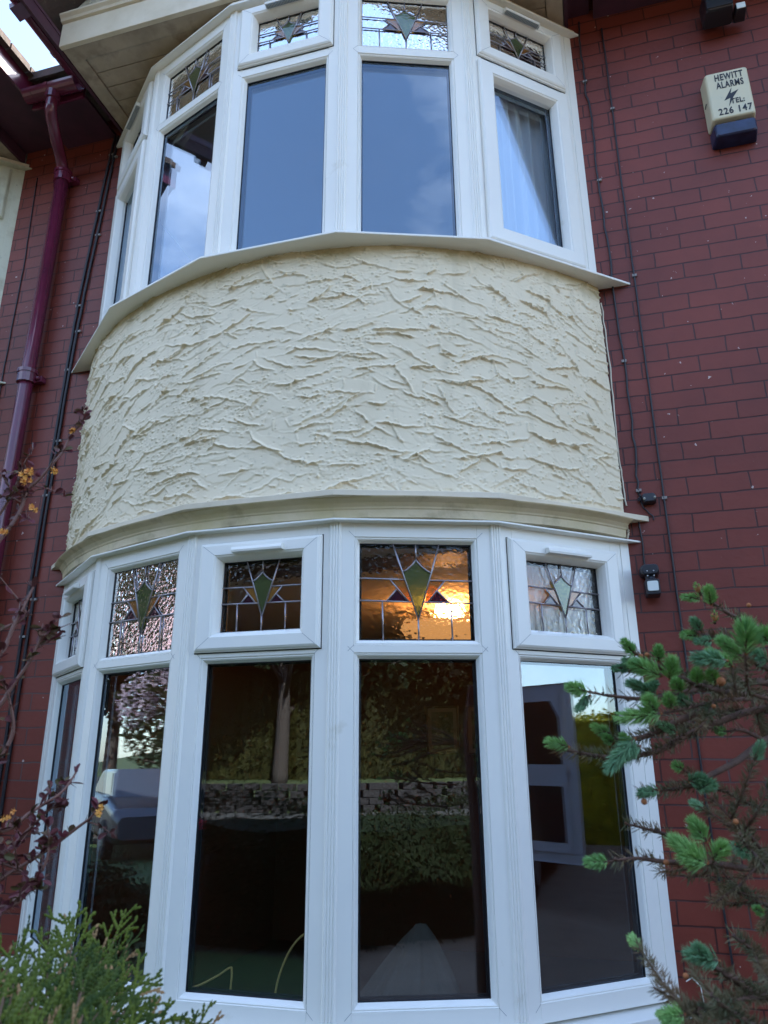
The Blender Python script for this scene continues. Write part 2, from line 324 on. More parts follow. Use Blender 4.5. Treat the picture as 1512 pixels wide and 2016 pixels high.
def make_window(house, i, upper, ox=0, M_=None, simple=False, label=None):
    f = Facet(i, ox); Lf = f.L; FM = M_ or UPVC
    if upper: zb, zt = 2.083, 3.690; fsT, fsB, flT, flB = 3.605, 3.285, 3.199, 2.165; ssT, ssB = 3.593, 3.357; soT, soB = 3.668, 3.272
    else: zb, zt = -.862, .812; fsT, fsB, flT, flB = .738, .367, .299, -.786; ssT, ssB = .693, .4145; soT, soB = .766, .338
    opener = i in (0, 2, 4); m_ = .0892; ms = .133
    e0 = .012; e1 = Lf-.012
    b0 = m_-.020
    fr = MB(); bx = lambda s0, s1, z0, z1, d0=-.045, d1=FD: fr.box((s0, d0, z0), (s1, d1, z1), lambda a, c, e: f(a, c, e))
    bx(e0, b0, zb, zt); bx(Lf-b0, e1, zb, zt)
    lowsash = upper and i in (0, 4)
    bx(b0, Lf-b0, zb, flB-.020); bx(b0, Lf-b0, fsT+.020, zt)
    tz0, tz1 = flT+.020, fsB-.020
    bx(b0, Lf-b0, tz0, tz1)
    win = fr.build('window', FM, house, bevel=.0015)
    if label: win['label'] = label
    bd = MB()
    # lower light
    if lowsash and not simple:
        s0, s1, z0, z1 = .044, Lf-.044, 2.165, 3.238
        sm = MB(); gm = .137
        mring(sm, f, s0, s1, z0, z1, [(0, FD+.0008), (0, .040), (.004, .046), (.010, .050), (gm-s0-.022, .050), (gm-s0-.020, .047), (gm-s0-.014, .044), (gm-s0-.006, .030), (gm-s0, .016), (gm-s0, -.004)])
        sm.build('side_sash', FM, win, bevel=0)
        gs = (gm, Lf-gm, 2.235, 3.161)
    else:
        gs = (m_, Lf-m_, flB, flT)
        mring(bd, f, gs[0]-.020, gs[1]+.020, gs[2]-.020, gs[3]+.020, BEAD)
    slab(f, gs[0]-.002, gs[1]+.002, gs[2]-.002, gs[3]+.002, -.026, -.003).build('glass_pane', PANE, win)
    gasket(f, *gs, win)
    # top light
    if opener:
        s0, s1 = .045, Lf-.045; q = ms-s0; qz1 = soT-ssT; qz0 = ssB-soB
        sm = MB()
        # sash as a mitred ring with unequal rails: scale insets
        prof = [(0, FD+.0008, 0), (0, .038, 0), (.004, .040, 0), (.006, .045, 0), (.014, .050, 0), (1, .050, -.022), (1, .047, -.020), (1, .044, -.014), (1, .030, -.006), (1, .014, 0), (1, -.004, 0)]
        rs = []
        for u, z, su, sz, qz in ((s0, soB, 1, 1, qz0), (s1, soB, -1, 1, qz0), (s1, soT, -1, -1, qz1), (s0, soT, 1, -1, qz1)):
            r = []
            for a, d, e in prof:
                iu = q+e if a == 1 else a; iz = qz+e if a == 1 else a
                r.append(f(u+su*iu, d, z+sz*iz))
            rs.append(r)
        n = len(sm.v); k = len(prof)
        for r in rs: sm.v += r
        for a in range(4):
            b = (a+1) % 4
            for j in range(k-1): sm.face(n+a*k+j, n+b*k+j, n+b*k+j+1, n+a*k+j+1)
        sash = sm.build('top_sash', FM, win)
        if not simple:
            sh = MB(); # dark joint behind the sash
            mring(sh, f, s0-.0035, s1+.0035, soB-.004, soT+.004, [(0, FD+.0006), (.006, FD+.0006)])
            sh.build('sash_gap', GASKET, win)
        gt = (ms, Lf-ms, ssB, ssT)
        vm = (gt[0]+gt[1])/2
        if not simple: hood(f, vm-.105, vm+.105, ssT+.034 if not upper else ssT+.034, win, upper)
    else:
        gt = (m_, Lf-m_, fsB, fsT)
        mring(bd, f, gt[0]-.020, gt[1]+.020, gt[2]-.020, gt[3]+.020, BEAD)
    bd.build('glazing_bead', FM, win)
    gq = slab(f, gt[0]-.002, gt[1]+.002, gt[2]-.002, gt[3]+.002, -.012, -.003).build('textured_pane', TEXG, win)
    gasket(f, *gt, win)
    leading(f, *gt, win, d=.0035)
    if not simple:
        # fine weld lines at the mitres of the frame
        ml = MB(); wl = .0007
        def weld(u, z, du, dz, a, b, d):
            t = Vector((du, dz)).normalized(); nrm = Vector((-t.y, t.x))*wl
            P0 = Vector((u, z))+t*a; P1 = Vector((u, z))+t*b
            pts = [P0-nrm, P1-nrm, P1+nrm, P0+nrm]
            n = len(ml.v); ml.v += [f(p.x, d, p.y) for p in pts]; ml.face(n, n+1, n+2, n+3)
        if opener:
            for u, z, du, dz in ((s0, soB, q-.022, qz0-.022), (s1, soB, -(q-.022), qz0-.022), (s1, soT, -(q-.022), -(qz1-.022)), (s0, soT, q-.022, -(qz1-.022))):
                ln = math.hypot(du, dz); weld(u, z, du, dz, .02, ln, .0505)
        for (u0, u1, z0, z1) in ([gt] if not opener else []) + ([gs] if not (lowsash) else []):
            for u, z, du, dz in ((u0-.02, z0-.02, -1, -1), (u1+.02, z0-.02, 1, -1), (u1+.02, z1+.02, 1, 1), (u0-.02, z1+.02, -1, 1)): weld(u, z, du, dz, 0, .032, FD+.0006)
        ml.build('weld_lines', mat('weld_grey', (.30, .31, .32), .6) if 'weld_grey' not in bpy.data.materials else bpy.data.materials['weld_grey'], win, kind='stuff')
    return win

def corner_post(house, j, z0, z1, ox=0, M_=None):
    P = Vector(PL[j]) + Vector((ox, 0))
    D0 = (Vector(PL[j])-Vector(PL[j-1])).normalized(); D1 = (Vector(PL[j+1])-Vector(PL[j])).normalized()
    N0 = Vector((D0.y, -D0.x)); N1 = Vector((D1.y, -D1.x)); b = (N0+N1).normalized(); t = Vector((-b.y, b.x))
    base = P + b*(FD/ b.dot(N0))
    hw = .021; pts = []
    k = 4; step = 2*hw/k
    pts.append(base - t*(hw+.004) - b*.006); 
    for i in range(k):
        a = -hw + i*step
        for q, h in ((.06, .0012), (.24, .0040), (.5, .0048), (.76, .0040), (.94, .0012)): pts.append(base + t*(a+step*q) + b*(h+.0005))
    pts.append(base + t*(hw+.004) - b*.006); pts.append(base + t*.03 - b*.075); pts.append(base - t*.03 - b*.075)
    m_ = MB(); m_.prism([(p.x, p.y) for p in pts], z0, z1); return m_.build('corner_post', M_ or UPVC, house)

def wall_trim(house, side, z0, z1, ox=0, M_=None):
    f = Facet(4 if side > 0 else 0, ox)
    if side > 0: A = f(f.L-.014, FD+.003, 0); pts = [A[:2], (1.400+ox, .6055), (1.400+ox, .70), (1.32+ox, .70)]
    else: A = f(.014, FD+.003, 0); pts = [(-1.400+ox, .6055), A[:2], (-1.32+ox, .70), (-1.400+ox, .70)]
    MB().prism(pts, z0, z1).build('jamb_trim', M_ or UPVC, house, bevel=.002)

def band(house, name, M_, o_out, z0, z1, o_in=-.05, ox=0, nose=None, yend=YW-.001, bevel=.002):
    """a board that follows the faceted plan"""
    A = offset_poly(o_out, ox, yend); B = offset_poly(o_in, ox, yend)
    m_ = MB(); rs = []
    for p, q in zip(A, B):
        if nose: rs.append([(p.x, p.y, z0), (p.x, p.y, z0+nose), (q.x, q.y, z1), (q.x, q.y, z0)])
        else: rs.append([(p.x, p.y, z0), (p.x, p.y, z1), (q.x, q.y, z1), (q.x, q.y, z0)])
    m_.rings(rs); return m_.build(name, M_, house, bevel=bevel)

RA = 1.868; CY = RA-.045
def arc(x0, x1, n, r=RA, ox=0):
    a0 = math.asin(max(-1, min(1, x0/RA))); a1 = math.asin(min(1, x1/RA))
    return [(ox + r*math.sin(a0+(a1-a0)*i/n), CY - r*math.cos(a0+(a1-a0)*i/n)) for i in range(n+1)]

def stucco_height(nx, nz, w_, h_, seed):
    rg = np.random.default_rng(seed)
    xs = np.linspace(0, w_, nx); zs = np.linspace(0, h_, nz)
    def fractal(cell, amp):
        out = np.zeros((nx, nz))
        for o in range(4):
            c = cell/2**o; gx, gz = int(w_/c)+3, int(h_/c)+3; G = rg.normal(size=(gx, gz))
            fx = xs/c; fz = zs/c; ix = fx.astype(int); iz = fz.astype(int); tx = (fx-ix)[:, None]; tz = (fz-iz)[None, :]
            tx = tx*tx*(3-2*tx); tz = tz*tz*(3-2*tz)
            out += (amp*.5**o)*((G[np.ix_(ix, iz)]*(1-tx)+G[np.ix_(ix+1, iz)]*tx)*(1-tz)+(G[np.ix_(ix, iz+1)]*(1-tx)+G[np.ix_(ix+1, iz+1)]*tx)*tz)
        return out
    Hh = fractal(.02, .0007) + fractal(.3, .0012)
    rough = fractal(.012, 1.0)
    nS = int(900*w_*h_/3.3)
    for k in range(nS):
        cx, cz = rg.uniform(-.05, w_+.05), rg.uniform(-.03, h_+.03)
        ln = rg.uniform(.11, .32); wd = rg.uniform(.035, .085)
        t = cx/w_
        ang = rg.normal(.0, .30) + (.14 if t < .35 else (-.20 if t > .65 else -.03)) + (-.18 if rg.random() < .3 else .1)
        cur = rg.normal(0, 1.0)
        R2 = ln*.62+wd
        i0, i1 = np.searchsorted(xs, [cx-R2, cx+R2]); j0, j1 = np.searchsorted(zs, [cz-R2, cz+R2])
        if i1-i0 < 3 or j1-j0 < 3: continue
        X = xs[i0:i1, None]-cx; Z = zs[None, j0:j1]-cz
        a = X*math.cos(ang)+Z*math.sin(ang); b = -X*math.sin(ang)+Z*math.cos(ang) + cur*a*a + .0028*np.sin(a*rg.uniform(25, 60)+rg.uniform(0, 6)) + .0016*np.sin(a*rg.uniform(90, 170)+rg.uniform(0, 6))
        ea = np.clip((ln/2-np.abs(a))/(.018), 0, 1)
        wv = wd/2*(1-.35*(a/(ln/2))**2)
        inside = ea*np.clip((wv-np.abs(b))/.006, 0, 1)
        sub = Hh[i0:i1, j0:j1]
        base = float(np.mean(sub)) + rg.uniform(-.0008, .0010)
        flat = base + .0032*(-b/wd) 
        sub[:] = sub*(1-inside*.88) + flat*inside*.88
        dirn = -1 if rg.random() < .84 else 1
        d = b - dirn*wv
        hr = rg.uniform(.0040, .0115)*np.clip(.45+.55*np.sin((a/ln+.5)*math.pi*rg.uniform(.7, 1.5)+rg.uniform(-.3, .6)), .12, 1)*np.clip((ln/2*1.05-np.abs(a))/.02, 0, 1)
        hr = hr*(1+.28*rough[i0:i1, j0:j1])
        s1 = .0021; s2 = .0062
        prof = np.where(d*dirn > 0, np.exp(-(d/s1)**2), np.exp(-(d/s2)**2))
        sub += hr*prof
        if rg.random() < .35:   # short cross ridge at the end of a stroke
            da = a - (ln/2)*(1 if rg.random() < .5 else -1)
            sub += rg.uniform(.003, .007)*np.exp(-(da/.0035)**2)*np.clip((wv-np.abs(b))/.01, 0, 1)
    # pimples and pits in clusters
    mask = fractal(.16, 1.0)
    for k in range(int(11000*w_*h_/3.3)):
        cx, cz = rg.uniform(0, w_), rg.uniform(0, h_); i = int(cx/w_*(nx-1)); j = int(cz/h_*(nz-1))
        if mask[i, j] < .25 and rg.random() > .12: continue
        r = rg.uniform(.0025, .006); q = max(2, int(3*r/(w_/nx)))
        i0, i1, j0, j1 = max(0, i-q), i+q, max(0, j-q), j+q
        X = xs[i0:i1, None]-cx; Z = zs[None, j0:j1]-cz
        Hh[i0:i1, j0:j1] += (rg.uniform(.0020, .0055) if rg.random() < .75 else -.003)*np.exp(-(X*X*.5+Z*Z)/(r*r*.6))
    return Hh

def make_stucco(house, ox, zlo, zhi, res, seed, mat_):
    x0, x1 = -1.366, 1.398
    a0, a1 = math.asin(x0/RA), math.asin(x1/RA); w_ = RA*(a1-a0); h_ = zhi-zlo
    nx, nz = int(w_/res), int(h_/res)
    H = stucco_height(nx, nz, w_, h_, seed)
    A = np.linspace(a0, a1, nx)[:, None]; Z = np.linspace(zlo, zhi, nz)[None, :]
    rr = RA + H + 0*A + .004*np.sin(A*7)
    V = np.stack([ox+rr*np.sin(A), CY-rr*np.cos(A), Z+0*A], -1).reshape(-1, 3).astype(np.float32)
    I = np.arange(nx*nz).reshape(nx, nz)
    Fq = np.stack([I[:-1, :-1], I[1:, :-1], I[1:, 1:], I[:-1, 1:]], -1).reshape(-1, 4).astype(np.int32)
    me = bpy.data.meshes.new('stucco_apron'); me.vertices.add(len(V)); me.vertices.foreach_set('co', V.ravel())
    me.loops.add(Fq.size); me.loops.foreach_set('vertex_index', Fq.ravel()); me.polygons.add(len(Fq))
    me.polygons.foreach_set('loop_start', np.arange(0, Fq.size, 4, dtype=np.int32)); me.polygons.foreach_set('loop_total', np.full(len(Fq), 4, dtype=np.int32))
    me.polygons.foreach_set('use_smooth', np.ones(len(Fq), dtype=bool)); me.materials.append(mat_); me.update(); me.validate()
    o = bpy.data.objects.new('stucco_apron', me); COL.objects.link(o); o.parent = house; o.matrix_parent_inverse = world_of(house).inverted()
    return o
STUCCO = mat('cream_textured_render', (.80, .685, .49), .62, vary=[(1.6, (.745, .63, .44), .4, .75), (26, (.58, .50, .34), .60, .72)], bump=(160, .12, .002))
def stain_top(m):
    nt = m.node_tree; p = nt.nodes['Principled BSDF']; src = p.inputs['Base Color'].links[0].from_socket; L_ = nt.links.new
    tc = N(nt, 'ShaderNodeTexCoord'); sp = N(nt, 'ShaderNodeSeparateXYZ'); L_(tc.outputs['Object'], sp.inputs[0])
    n = N(nt, 'ShaderNodeTexNoise'); n.inputs['Scale'].default_value = 7; n.inputs['Detail'].default_value = 5; L_(tc.outputs['Object'], n.inputs['Vector'])
    q = N(nt, 'ShaderNodeMath', operation='MULTIPLY_ADD'); q.inputs[1].default_value = .22; L_(n.outputs['Fac'], q.inputs[0]); L_(sp.outputs['Z'], q.inputs[2])
    r_ = N(nt, 'ShaderNodeMapRange'); r_.inputs[1].default_value = 2.10; r_.inputs[2].default_value = 2.19; r_.inputs[4].default_value = .75; L_(q.outputs[0], r_.inputs[0])
    x = N(nt, 'ShaderNodeMixRGB'); x.inputs['Color2'].default_value = (.36, .28, .12, 1); L_(r_.outputs[0], x.inputs['Fac']); L_(src, x.inputs['Color1'])
    # drip streaks
    mp = N(nt, 'ShaderNodeMapping'); mp.inputs['Scale'].default_value = (16, 16, .9); L_(tc.outputs['Object'], mp.inputs[0])
    n2 = N(nt, 'ShaderNodeTexNoise'); n2.inputs['Scale'].default_value = 1; n2.inputs['Detail'].default_value = 4; L_(mp.outputs[0], n2.inputs['Vector'])
    r2 = N(nt, 'ShaderNodeMapRange'); r2.inputs[1].default_value = .56; r2.inputs[2].default_value = .78; r2.inputs[4].default_value = .30; L_(n2.outputs['Fac'], r2.inputs[0])
    y = N(nt, 'ShaderNodeMixRGB'); y.inputs['Color2'].default_value = (.46, .38, .24, 1); L_(r2.outputs[0], y.inputs['Fac']); L_(x.outputs[0], y.inputs['Color1']); L_(y.outputs[0], p.inputs['Base Color'])
stain_top(STUCCO)
ROOMW = mat('brown_room_wall', (.15, .065, .038), .8); ROOMF = mat('dark_floorboards', (.09, .05, .035), .5); ROOMC = mat('room_ceiling', (.62, .58, .50), .9)
ROOMU = mat('upstairs_room_wall', (.12, .13, .17), .9)

def build_house(ox, mine):
    simple = not mine
    if mine: H = thing('brick_house', 'dark red brick house with white two-storey bay window and cream textured panel', 'house', (ox, YW, GZ))
    else: H = thing('brick_house', 'adjoining red brick house beyond the maroon drainpipe, with old cream window frame', 'house', (ox, YW, GZ))
    FR = UPVC if mine else NCREAM
    # walls; unseen far ends set to shade the van, sun the cherry
    xl, xr = (-1.762, 15) if mine else (-8.6, -1.764)
    b = MB()
    l0, l1 = ox-1.36, ox+1.395
    b.box((xl, YW, GZ-.2), (l0, YW+.28, 3.95)); b.box((l1, YW, GZ-.2), (xr, YW+.28, 3.95))
    b.box((l0, YW+.02, .84), (l1, YW+.27, 2.06))
    b.build('brick_wall', BRICK, H)
    # dwarf wall below the lower window, floors, ceilings inside
    inn = [(ox+x*.97, y+.05) for x, y in PL]
    room = [(ox+1.9, YW+.285), (ox+1.9, 4.0), (ox-1.6, 4.0), (ox-1.6, YW+.285), (inn[0][0], YW+.285)]
    poly = inn + [(inn[5][0], YW+.285)] + room
    B = MB(); P = offset_poly(.0, ox, YW+.1); Q = offset_poly(-.10, ox, YW+.1)
    B.rings([[(p.x, p.y, GZ-.2), (p.x, p.y, -.905), (q.x, q.y, -.905), (q.x, q.y, GZ-.2)] for p, q in zip(P, Q)]); B.build('dwarf_wall', BRICK, H)
    for nm, z0, z1, mm in (('room_floor', -1.56, -1.50, ROOMF), ('room_ceiling', .845, .88, ROOMC), ('upstairs_floor', 2.0, 2.05, ROOMF), ('upstairs_ceiling', 3.74, 3.775, ROOMC)):
        B = MB(); B.prism(poly, z0, z1); B.build(nm, mm, H)
    for z0, z1, mm in ((-1.50, .845, ROOMW), (2.05, 3.74, ROOMU)):
        B = MB(); B.box((ox-1.62, 3.95, z0), (ox+1.92, 4.0, z1)); B.box((ox-1.66, YW+.285, z0), (ox-1.60, 3.95, z1)); B.box((ox+1.9, YW+.285, z0), (ox+1.96, 3.95, z1)); B.build('room_wall', mm, H)
    # boards and sills
    band(H, 'window_sill', FR, .085, -.905, -.866, ox=ox, nose=.022)
    band(H, 'head_flashing', FR, .0646, .812, .832, ox=ox, nose=.008, yend=YW-.001)
    band(H, 'cornice_board', CREAM, .0925, .902, .930, ox=ox, nose=.024, o_in=-.06)
    # curved cove between the two boards
    m_ = MB(); A_ = [(a, a) for a in range(41)]
    sec = [(.0 , .830), (.014, .832), (.018, .862), (.022, .866), (.024, .872), (.036, .886), (.058, .898), (.062, .903), (-.05, .903), (-.05, .830)]
    a0, a1 = math.asin(-1.372/RA), math.asin(1.392/RA); rs = []
    for i in range(61):
        a = a0+(a1-a0)*i/60; rs.append([(ox+(RA+d-.012)*math.sin(a), CY-(RA+d-.012)*math.cos(a), z) for d, z in sec])
    m_.rings(rs); m_.build('cove_moulding', CREAMMOULD, H, smooth=False)
    make_stucco(H, ox, .925, 2.078, (.0030) if mine else .012, 3 if mine else 4, STUCCO)
    band(H, 'window_sill', FR, .1246, 2.0758, 2.092, ox=ox, nose=.012, bevel=.003)
    band(H, 'head_board', FR, .0656, 3.690, 3.704, ox=ox, nose=.010)
    band(H, 'head_moulding', CREAM, .048, 3.705, 3.757, ox=ox, nose=.030)
    # windows
    names = ['steeply angled', 'left angled', 'front', 'right angled', 'far right angled']
    for up in (False, True):
        for i in range(5): make_window(H, i, up, ox, FR, simple)
        z0, z1 = (2.09, 3.690) if up else (-.868, .812)
        for j in range(1, 5): corner_post(H, j, z0, z1, ox, FR)
        wall_trim(H, 1, z0, z1, ox, FR); wall_trim(H, -1, z0, z1, ox, FR)
    # soffit of the bay gable: boards with a border
    sz = 3.760; xa, xb, yf = ox-1.366, ox+1.373, -.035
    if simple: xb = ox+1.36
    S = MB()
    bw = .085
    S.box((xa, yf, sz), (xb, yf+bw, sz+.02)); S.box((xa, yf+bw, sz), (xa+bw, YW-.001, sz+.02)); S.box((xb-bw, yf+bw, sz), (xb, YW-.001, sz+.02)); S.box((xa+bw, YW-.06, sz), (xb-bw, YW-.001, sz+.02))
    y = yf+bw+.003
    while y < YW-.065:
        y2 = min(y+.1, YW-.062); S.box((xa+bw+.005, y, sz+.008), (xb-bw-.005, y2-.005, sz+.024)); y = y2
    S.box((xa+.01, yf+.01, sz+.026), (xb-.01, YW-.002, sz+.04))
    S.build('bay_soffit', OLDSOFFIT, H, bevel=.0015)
    B = MB(); B.box((xa-.004, yf-.028, sz-.004), (xb+.004, yf-.001, sz+.165)); B.build('beam_fascia', CREAM, H, bevel=.003)
    B = MB(); rs = []
    for x in (xa-.006, xb+.006): rs.append([(x, yf-.028, sz+.166), (x, yf-.040, sz+.172), (x, yf-.046, sz+.186), (x, yf-.060, sz+.200), (x, yf-.060, sz+.212), (x, yf, sz+.212), (x, yf, sz+.166)])
    B.rings(rs); B.build('beam_moulding', CREAM, H)
    # gable above the beam with pebbly render, its roof and eaves
    B = MB(); gx = (xa+xb)/2; zr = 5.15; zg = sz+.213
    n = len(B.v); B.v += [(xa, yf-.02, zg), (xb, yf-.02, zg), (gx, yf-.02, zr), (xa, yf+.15, zg), (xb, yf+.15, zg), (gx, yf+.15, zr)]
    B.face(0, 1, 2); B.face(5, 4, 3); B.face(0, 3, 4, 1); B.face(1, 4, 5, 2); B.face(2, 5, 3, 0)
    B.build('gable_wall', mat('pebbly_render', (.50, .45, .33), .9, bump=(90, 1.0, .012), vary=[(20, (.3, .26, .18), .5, .7)]) if mine else STUCCO, H)
    wl = .075 if mine else .14; wr_ = .14 if mine else .34
    oxl, oxr = xa-wl, xb+wr_
    zl = 3.835
    B = MB(); yb = YW+.2; yfr = -.45 if mine else -.16
    # side soffits (dark) either side of the bay, running forward
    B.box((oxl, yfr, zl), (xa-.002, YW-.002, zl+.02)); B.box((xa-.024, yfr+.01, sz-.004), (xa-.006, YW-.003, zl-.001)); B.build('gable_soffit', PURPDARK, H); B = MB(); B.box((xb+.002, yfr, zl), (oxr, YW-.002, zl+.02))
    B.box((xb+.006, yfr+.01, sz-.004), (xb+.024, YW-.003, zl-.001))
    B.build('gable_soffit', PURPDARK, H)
    B = MB(); B.box((oxl-.018, yfr-.01, zl-.012), (oxl-.001, YW-.35, zl+.13)); B.build('gable_fascia', PURPLE, H, bevel=.002); B = MB(); B.box((oxr+.001, yfr-.01, zl-.012), (oxr+.018, YW-.35, zl+.13)); B.build('gable_fascia', PURPLE, H, bevel=.002)
    # gable roof slabs
    B = MB()
    for sgn, xe in ((-1, oxl-.03), (1, oxr+.03)):
        zt0 = zl+.135
        a = [(xe, yfr-.03, zt0), (gx, yfr-.03, zr+.25), (gx, 3.4, zr+.25), (xe, YW-.2, zt0)]
        n = len(B.v); B.v += a + [(x, y_, z+.05) for x, y_, z in a]
        for q in ((0, 1, 2, 3), (4, 7, 6, 5), (0, 4, 5, 1), (1, 5, 6, 2), (2, 6, 7, 3), (3, 7, 4, 0)): B.face(*[n+i for i in q])
        # tile edges sticking out along the eave
        y_ = yfr
        while y_ < YW-.3:
            B.box((xe-.03 if sgn < 0 else xe-.01, y_, zt0-.012+U(0, .006)), (xe+.01 if sgn < 0 else xe+.03, y_+.155, zt0+.03+U(0, .01))); y_ += .165
    B.build('gable_roof', TILE, H)
    # main eaves
    z = 3.790; ye = .268
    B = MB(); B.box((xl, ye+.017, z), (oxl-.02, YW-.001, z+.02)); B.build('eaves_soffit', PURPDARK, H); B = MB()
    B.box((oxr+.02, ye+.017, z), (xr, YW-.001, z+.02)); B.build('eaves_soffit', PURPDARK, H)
    B = MB()
    if oxl-.02 > xl: B.box((xl, ye, z-.014), (oxl-.02, ye+.016, z+.12))
    B.box((oxr+.02, ye, z-.014), (xr, ye+.016, z+.12)); B.build('eaves_fascia', PURPLE, H)
    # half-round gutter
    def gutter(p0, p1, r=.052):
        G = MB(); p0, p1 = Vector(p0), Vector(p1); d = (p1-p0).normalized(); sd_ = d.cross(Vector((0, 0, 1)))
        k = 10
        def cs(p, r): return [p + sd_*r*math.cos(math.pi*i/k) + Vector((0, 0, -r*math.sin(math.pi*i/k))) for i in range(k+1)]
        rings = [cs(p, r) + list(reversed(cs(p, r-.004))) for p in (p0, p1)]
        G.rings(rings); t = .18
        Ln = (p1-p0).length
        while t < Ln:
            p = p0+d*t; G.rings([cs(q, r+.004)+list(reversed(cs(q, r+.001))) for q in (p, p+d*.025)]); t += .9
        return G
    zg_ = z+.040
    if mine:
        gutter((oxl-.02, ye-.053, zg_), (xl+.0, ye-.053, zg_)).build('gutter', PURPLE, H, smooth=False)
    else:
        gutter((xr, ye-.053, zg_), (oxr+.02, ye-.053, zg_)).build('gutter', PURPLE, H, smooth=False)
        gutter((oxl-.02, ye-.053, zg_), (xl, ye-.053, zg_)).build('gutter', PURPLE, H)
    if mine:
        gutter((xr, ye-.053, zg_), (oxr+.02, ye-.053, zg_)).build('gutter', PURPLE, H)
        gutter((oxl-.050, .24, zl+.055), (oxl-.050, yfr-.03, zl+.055), .034).build('gutter', PURPLE, H)
        B = MB(); B.rings([[(oxl-.07, y_, zl+.0), (oxl-.06, y_, zl-.04), (oxl+.04, y_, zl-.005)] for y_ in (-.30, -.22)]); B.build('gutter_bracket', PURPLE, H)
    # main roof, out of view, added to block the sun
    B = MB(); a = [(xl, ye-.07, z+.145), (xr, ye-.07, z+.145), (xr, 4.9, 7.1), (xl, 4.9, 7.1)]
    n = 0; B.v += a + [(x, y_, q+.06) for x, y_, q in a]
    for q in ((0, 3, 2, 1), (4, 5, 6, 7), (0, 1, 5, 4), (1, 2, 6, 5), (2, 3, 7, 6), (3, 0, 4, 7)): B.face(*q)
    B.quad((xl, 4.92, 7.1), (xr, 4.92, 7.1), (xr, 9.6, 3.9), (xl, 9.6, 3.9)); B.build('sun_block_roof', TILE, H)
    B = MB(); B.box((xl, 9.0, GZ-.2), (xr, 9.25, 3.95))
    xe = xr-.28 if mine else xl
    B.box((xe, YW+.29, GZ-.2), (xe+.28, 8.99, 3.95)); B.build('rear_wall', BRICK, H)
    return H
HOUSE = build_house(0, True)
NEIGH = build_house(-3.545, False)

# measured plant skeletons (world coordinates)
SPRUCE_BRANCH = [[(1.141, -1.576, -0.029), (1.158, -1.566, -0.035), (1.207, -1.545, -0.043), (1.265, -1.508, -0.037), (1.323, -1.463, -0.011), (1.434, -1.381, 0.023), (1.545, -1.274, 0.021)], [(1.189, -1.598, 0.034), (1.219, -1.588, 0.029), (1.262, -1.57, 0.026), (1.303, -1.534, 0.036), (1.368, -1.472, 0.046), (1.434, -1.404, 0.055), (1.545, -1.274, 0.021)], [(1.357, -1.506, 0.159), (1.372, -1.496, 0.148), (1.389, -1.487, 0.137), (1.428, -1.451, 0.122), (1.492, -1.369, 0.088), (1.545, -1.274, 0.021)], [(1.327, -1.515, 0.115), (1.35, -1.507, 0.11), (1.374, -1.49, 0.105), (1.418, -1.434, 0.08), (1.476, -1.362, 0.061), (1.545, -1.274, 0.021)], [(1.363, -1.669, 0.08), (1.364, -1.646, 0.052), (1.373, -1.594, 0.031), (1.411, -1.499, 0.028)], [(1.244, -1.564, 0.087), (1.258, -1.554, 0.081), (1.299, -1.535, 0.057), (1.358, -1.491, 0.039), (1.428, -1.421, 0.035), (1.545, -1.274, 0.021)], [(1.232, -1.521, 0.068), (1.25, -1.522, 0.065), (1.282, -1.514, 0.06)], [(1.236, -1.627, 0.002), (1.289, -1.581, 0.01), (1.351, -1.529, 0.025), (1.416, -1.439, 0.031)], [(1.2, -1.525, -0.012), (1.216, -1.525, -0.021), (1.25, -1.517, -0.019), (1.282, -1.499, -0.006), (1.346, -1.468, 0.021)], [(1.241, -1.527, -0.087), (1.265, -1.518, -0.084), (1.304, -1.502, -0.079), (1.326, -1.484, -0.069), (1.37, -1.449, -0.05), (1.424, -1.398, -0.021), (1.504, -1.314, 0.005)], [(1.221, -1.429, -0.13), (1.241, -1.43, -0.135), (1.26, -1.421, -0.14), (1.282, -1.414, -0.149), (1.317, -1.389, -0.176)], [(1.19, -1.582, -0.161), (1.225, -1.572, -0.157), (1.26, -1.555, -0.162), (1.315, -1.52, -0.167), (1.393, -1.421, -0.184), (1.514, -1.273, -0.191)], [(1.28, -1.605, -0.147), (1.304, -1.558, -0.161), (1.326, -1.511, -0.169)], [(1.364, -1.438, -0.011), (1.384, -1.442, -0.01), (1.405, -1.425, -0.018), (1.437, -1.38, -0.031)], [(1.343, -1.57, -0.128), (1.359, -1.534, -0.153), (1.383, -1.48, -0.175)], [(1.328, -1.485, -0.093), (1.348, -1.489, -0.117), (1.371, -1.474, -0.141), (1.392, -1.44, -0.168)], [(1.262, -1.649, -0.239), (1.287, -1.633, -0.251), (1.313, -1.609, -0.269), (1.353, -1.539, -0.298), (1.476, -1.335, -0.308)], [(1.242, -1.708, -0.278), (1.263, -1.679, -0.281), (1.303, -1.632, -0.282), (1.353, -1.539, -0.298)], [(1.276, -1.706, -0.26), (1.295, -1.682, -0.278), (1.329, -1.622, -0.31)], [(1.322, -1.552, -0.237), (1.343, -1.537, -0.254), (1.372, -1.498, -0.287)], [(1.368, -1.339, -0.093), (1.394, -1.333, -0.107), (1.439, -1.301, -0.122), (1.533, -1.22, -0.127)], [(1.356, -1.391, 0.069), (1.381, -1.394, 0.054), (1.433, -1.351, 0.034)], [(1.284, -1.379, -0.008), (1.33, -1.364, 0.006), (1.391, -1.343, 0.021), (1.445, -1.322, 0.02)], [(1.349, -1.398, -0.212), (1.375, -1.383, -0.225), (1.408, -1.36, -0.24)]]
